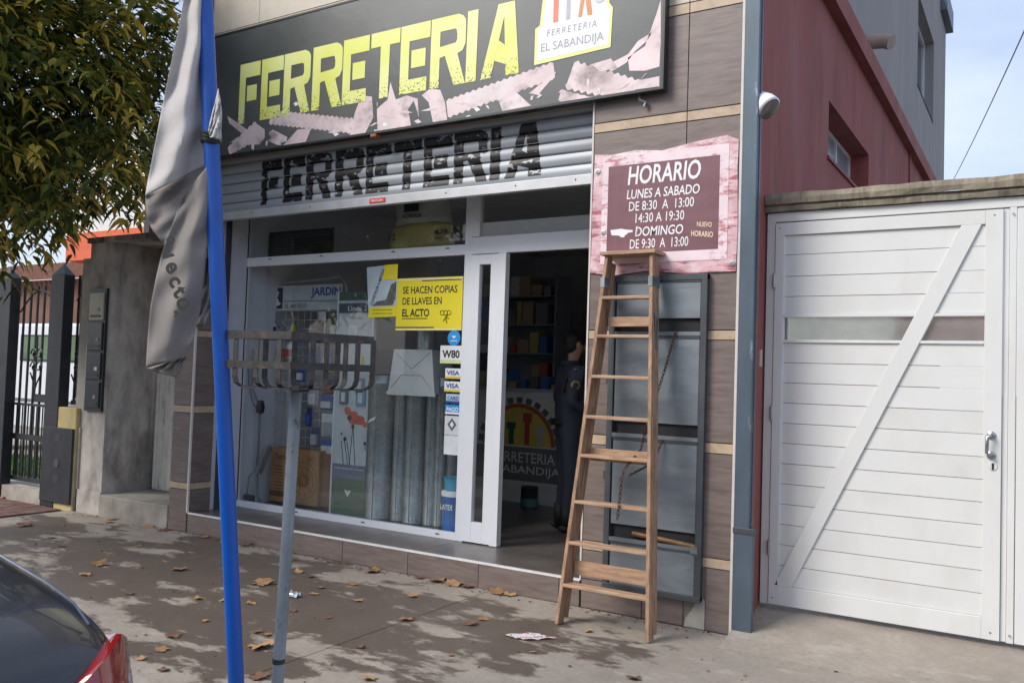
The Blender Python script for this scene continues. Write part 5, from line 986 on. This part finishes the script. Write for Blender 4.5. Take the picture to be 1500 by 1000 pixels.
# stations: x, list of (half width, z) from sill to roof centre
ST=[(-.33,[(.66,.30),(.74,.45),(.76,.62),(.74,.72),(.60,.75),(.30,.76),(0,.765)]),
    (-.37,[(.74,.24),(.815,.45),(.83,.66),(.79,.86),(.66,.90),(.33,.93),(0,.94)]),
    (-.50,[(.80,.20),(.85,.45),(.865,.70),(.815,.95),(.70,.985),(.35,1.01),(0,1.02)]),
    (-.80,[(.82,.18),(.86,.45),(.87,.76),(.80,1.00),(.68,1.09),(.34,1.125),(0,1.13)]),
    (-1.20,[(.82,.18),(.86,.45),(.87,.80),(.79,1.03),(.62,1.22),(.31,1.27),(0,1.28)]),
    (-1.70,[(.82,.18),(.86,.45),(.87,.82),(.78,1.01),(.58,1.34),(.29,1.40),(0,1.41)]),
    (-2.60,[(.82,.18),(.86,.45),(.87,.82),(.78,.99),(.58,1.40),(.29,1.455),(0,1.465)]),
    (-3.10,[(.82,.18),(.86,.45),(.87,.80),(.79,.96),(.62,1.18),(.31,1.23),(0,1.24)]),
    (-3.45,[(.82,.18),(.86,.45),(.86,.78),(.78,.92),(.66,.96),(.33,.99),(0,1.0)]),
    (-4.15,[(.80,.20),(.82,.42),(.82,.66),(.74,.78),(.60,.82),(.30,.85),(0,.86)]),
    (-4.35,[(.70,.26),(.74,.40),(.72,.55),(.64,.64),(.50,.66),(.25,.67),(0,.67)])]
rows=[]
for x,pr in ST: rows.append([(x,yc+w_,z) for w_,z in pr]+[(x,yc-w_,z) for w_,z in reversed(pr[:-1])])
mb=MB(); mb.grid(rows); n_=len(rows[0]); mb.add(rows[0],[tuple(range(n_))]); mb.add(rows[-1],[tuple(range(n_))])
bo=mb.build('body',paint,CA,smooth=True); sb=bo.modifiers.new('s','SUBSURF'); sb.levels=2; sb.render_levels=2
def quadpatch(pts,name,m_,n=6,th=.004,par=None):
    a,b,c,d=[Vector(p) for p in pts]; rows=[[a.lerp(b,i/n).lerp(d.lerp(c,i/n),j/n) for i in range(n+1)] for j in range(n+1)]; return MB().grid(rows).build(name,m_,par or CA,smooth=True,solid=th)
# rear glass with its silver moulding
def gz(u): return 1-(u*u)
rows=[]
for j in range(9):
    t_=j/8; x=-.555-.78*t_; zc=1.022+.285*t_; hw=.61-.10*t_
    rows.append([(x+.02*gz(u),yc+hw*u,zc-.040*u*u+.012) for u in [k/6-1 for k in range(13)]])
MB().grid(rows).build('rear_window',cgl,CA,smooth=True,solid=.004)
sil=M('silver_moulding',(.16,.18,.24),.4,metal=.6)
for s_ in (1,-1): MB().tube([(-.455,yc+s_*.715,.955),(-.50,yc+s_*.700,1.005),(-.58,yc+s_*.672,1.050),(-.95,yc+s_*.60,1.168),(-1.33,yc+s_*.54,1.300)],.0035,6).build('window_moulding',sil,CA,smooth=True)
MB().tube([(-.535,yc+.62*(k/6-1),.985+.035*(1-(k/6-1)**2)) for k in range(13)],.005,6).build('window_moulding',dark_m,CA,smooth=True)
tlm=M('tail_red',(.25,.008,.012),.12,var=.25,scale=14,bump=.05,bscale=30,coat=1); tlw=M('tail_clear',(.38,.34,.36),.15,var=.2,bump=0)
for s_ in (1,-1):
    prf=[(.62,.80),(.72,.86),(.80,.89),(.85,.86),(.875,.78),(.885,.68)]
    tl=MB(); R0=[(-.325-.16*max(0,(w_-.62)/.25)**2*1.0,yc+s_*(w_-.02),z+.03) for w_,z in prf]; 
    R1=[(x+.025,y-s_*.01,.60-(.0)) for (x,y,z) in R0]; Rm_=[(a[0]+.035,(a[1]+b[1])/2+s_*.012,(a[2]+b[2])/2) for a,b in zip(R0,R1)]
    Rb=[(x-.12,y,z-.02) for x,y,z in R0]
    T=tl.grid([Rb,R0,Rm_,R1]).build('tail_light',tlm,CA,smooth=True,solid=.004)
    MB().lathe((-.405,yc+s_*.800,.79),[(.036,-.03),(.034,.0),(.024,.010),(.0,.013)],18,(.75,s_*.66,.05)).build('clear_lens',tlw,T,smooth=True)
for x in (-1.0,-3.55):
    for s_ in (1,-1):
        wl=MB().lathe((x,yc+s_*.89,.18),[(.31,-.10*s_ if 0 else 0),(.315,.09),(.31,.19)],28,(0,-s_,0)).build('wheel',MATS['tyre'],CA,smooth=True); MB().lathe((x,yc+s_*.895,.18),[(.20,0),(.05,.01),(.0,.012)],20,(0,-s_,0)).build('rim',galv_m,wl)
MB().box(-.40,-.26,yc-.70,yc+.70,.28,.50).build('bumper',paint,CA,bevel=.04); MB().box(-.30,-.262,yc-.22,yc+.22,.56,.66).build('number_plate',M('plate',(.5,.5,.5),.4),CA)
for s_ in (1,-1): quadpatch([(-1.45,yc+s_*.775,1.06),(-3.2,yc+s_*.79,.99),(-2.75,yc+s_*.635,1.33),(-1.75,yc+s_*.625,1.37)],'side_window',cgl)
CA.location+=Vector((.085,.04,.055))
# ---------------------------------------------------------------- litter and fallen leaves
lfm=[M('dry_leaf_a',(.30,.16,.075),.8,var=.45,scale=20,bump=.2),M('dry_leaf_b',(.38,.23,.11),.8,var=.35,scale=20,bump=.2),M('dry_leaf_c',(.16,.085,.05),.85,var=.4,scale=20,bump=.2)]
def drylobe(sd):
    r_=random.Random(sd); pts=[]; n=22
    for k in range(n):
        a=2*math.pi*k/n; rad_=(.55+.40*abs(math.cos(2.5*a)))*(1 if k%2 else .82)*r_.uniform(.85,1.1); pts.append((rad_*math.cos(a),rad_*math.sin(a),.25*rad_*rad_*r_.uniform(.2,1.3)+.12*math.sin(3*a+sd)))
    m_=[(x*.5,y*.5,z*.25+.02) for x,y,z in pts]; me=bpy.data.meshes.new('fallen_leaf'); vs=pts+m_+[(0,0,.01)]
    fs=[(k,(k+1)%n,n+(k+1)%n,n+k) for k in range(n)]+[(n+k,n+(k+1)%n,2*n) for k in range(n)]
    zmin=min(v[2] for v in vs); me.from_pydata([(x,y,z-zmin) for x,y,z in vs],[],fs); me.materials.append(lfm[sd%3])
    for p in me.polygons: p.use_smooth=True
    return me
dl=[drylobe(k) for k in range(9)]
LMK=[((-1.5,-2.6),'the grey basket post'),((-1.6,-3.0),'the blue pole'),((-.75,-.5),'the stepladder feet'),((-1.15,-.95),'the printed leaflet'),((-3.0,-1.15),'the foil wrapper'),((-.6,-4.2),'the dark car'),((-6.6,-.1),'the concrete doorstep'),((-8,-.1),'the gas cabinet'),((-5.7,-.1),'the left step end'),((-4.2,-.1),'the left step half'),((-2.8,-.1),'the middle of the step'),((-1.7,-.1),'the right step end')]
def leaf_label(P,s_,i):
    b=min(LMK,key=lambda q:(q[0][0]-P.x)**2+(q[0][1]-P.y)**2); dx,dy=P.x-b[0][0],P.y-b[0][1]
    side=('left of' if dx<0 else 'right of') if abs(dx)>abs(dy) else ('in front of' if dy<0 else 'behind')
    far='close' if math.hypot(dx,dy)<.35 else ('a little way' if math.hypot(dx,dy)<.9 else 'well')
    return '%s %s dry leaf %s %s %s'%('tiny' if s_<=7 else 'small' if s_<=9 else 'middling' if s_<=13 else 'large',['tan','pale orange','dark brown'][(i%9)%3],far,side,b[1])
pxs=[(145,827,15),(125,842,10),(190,870,8),(262,835,13),(288,877,10),(252,932,13),(237,952,13),(206,965,10),(238,982,12),(385,855,18),(368,884,9),(376,926,9),(392,930,9),(383,948,22),(380,992,20),(413,858,9),(437,838,9),(425,820,10),(332,797,11),(345,790,9),(365,797,9),(306,786,8),(225,770,9),(240,777,9),(170,760,8),(160,765,8),(37,770,14),(20,727,9),(525,880,9),(528,948,9),(595,908,12),(605,873,11),(690,914,13),(708,907,10),(861,925,9),(928,994,14),(640,852,14),(665,856,18),(690,858,14),(735,866,16),(750,870,12),(620,845,9),(545,838,14),(560,832,10),(575,826,9),(515,856,10),(540,995,14),(455,845,7),(470,861,7),(460,870,8),(265,790,8),(205,800,6),(75,788,8),(90,800,7),(300,910,7),(325,880,6),(430,895,7),(660,960,6),(780,955,5),(480,905,6)]
for i,(px,py,s_) in enumerate(pxs):
    P=at(px,py,2,0); dep=(P-CAM).dot(fw); o=bpy.data.objects.new('fallen_leaf',dl[i%9]); S.collection.objects.link(o)
    sc=s_*dep/FPX*1.08; o.location=(P.x,min(P.y,-.07),.003+sc*.0); o.scale=(sc,sc,sc*random.uniform(.3,.8)); o.rotation_euler=(random.uniform(-.15,.15),random.uniform(-.15,.15),random.uniform(0,6.28)); tag(o,leaf_label(P,s_,i),'fallen leaf','fallen leaves on the pavement'); o.location.z+=sc*.06
dbr=MB()
for k in range(520):
    if k<260: x=random.uniform(-7.5,.0); y=-.04-abs(random.gauss(0,.06))
    else: x=random.uniform(-7.5,2.5); y=random.uniform(-3,-.1)
    s_=random.uniform(.004,.016); a=random.uniform(0,6.28); c,d=math.cos(a)*s_,math.sin(a)*s_
    dbr.add([(x-c,y-d,.003),(x+d*.6,y-c*.6,.006+s_*.4),(x+c,y+d,.004),(x-d*.6,y+c*.6,.008)],[(0,1,2,3)])
dbr.build('leaf_debris',lfm[2],label='tiny leaf crumbs and grit scattered over the pavement',cat='debris',kind='stuff')
P=at(758,932,2,0); t=thing('crumpled_leaflet',(P.x,P.y,0),'red and white printed leaflet lying on the wet stain','leaflet')
rows=[[(P.x+(-.10+.025*i)*.9+(j*.018),P.y+(-.05+.0125*j*1.6)+.02*math.sin(i)*.3,.004+.010*abs(math.sin(i*1.3+j*.7))) for i in range(9)] for j in range(9)]
MB().grid(rows).build('paper',M('leaflet_print',(.62,.60,.60),.6,var=.1,scale=9,bump=0,dirt=[((.5,.06,.07),.9,14,(1,1.6,1),.52,.56),((.2,.2,.22),.6,22,(1,1,1),.58,.62)]),t,smooth=True)
P=at(424,872,2,0); t=thing('foil_wrapper',(P.x,P.y,0),'crumpled silver foil wrapper behind the grey post','wrapper')
rows=[[(P.x-.10+.025*i+random.uniform(-.01,.01),P.y-.035+.012*j+random.uniform(-.008,.008),.006+random.uniform(0,.04)*(1 if 0<j<6 else .3)) for i in range(9)] for j in range(7)]
MB().grid(rows).build('foil',M('foil',(.55,.60,.64),.25,metal=.7,var=.2,bump=.1),t)
FL={}
for o in S.objects:
    if o.get('category')=='fallen leaf': FL.setdefault(o['label'],[]).append(o)
for lb,os_ in FL.items():
    if len(os_)==2:
        os_.sort(key=lambda o:o.location.y); os_[0]['label']=lb+', the front one'; os_[1]['label']=lb+', the rear one'
# ---------------------------------------------------------------- houses over the road (seen only in the glass)
OP=thing('opposite_house',(3,-19,0),'cream house with tiled roof across the road behind the camera','house')
MB().box(-3,8,-22,-17,-.15,3.4).box(-8,-1.4,-20,-16.5,-.15,5.2).build('wall',M('cream_wall',(.85,.80,.60),.8),OP); MB().add([(-1.38,-16.4,2.9),(8.4,-16.4,2.9),(8.4,-19.5,5.2),(-1.38,-19.5,5.2)],[(0,1,2,3)]).build('roof',MATS['roof_clay'],OP)
OP2=thing('opposite_building',(-12,-20,0),'plain two storey building across the road behind the camera','building')
MB().box(-18,-5,-24,-17.5,-.15,6.4).build('wall',M('opp_grey',(.28,.27,.27),.8),OP2); MB().box(-16,-14,-17.5,-17.45,1,2.6).box(-11,-9,-17.5,-17.45,1,2.6).build('window',cgl,OP2)
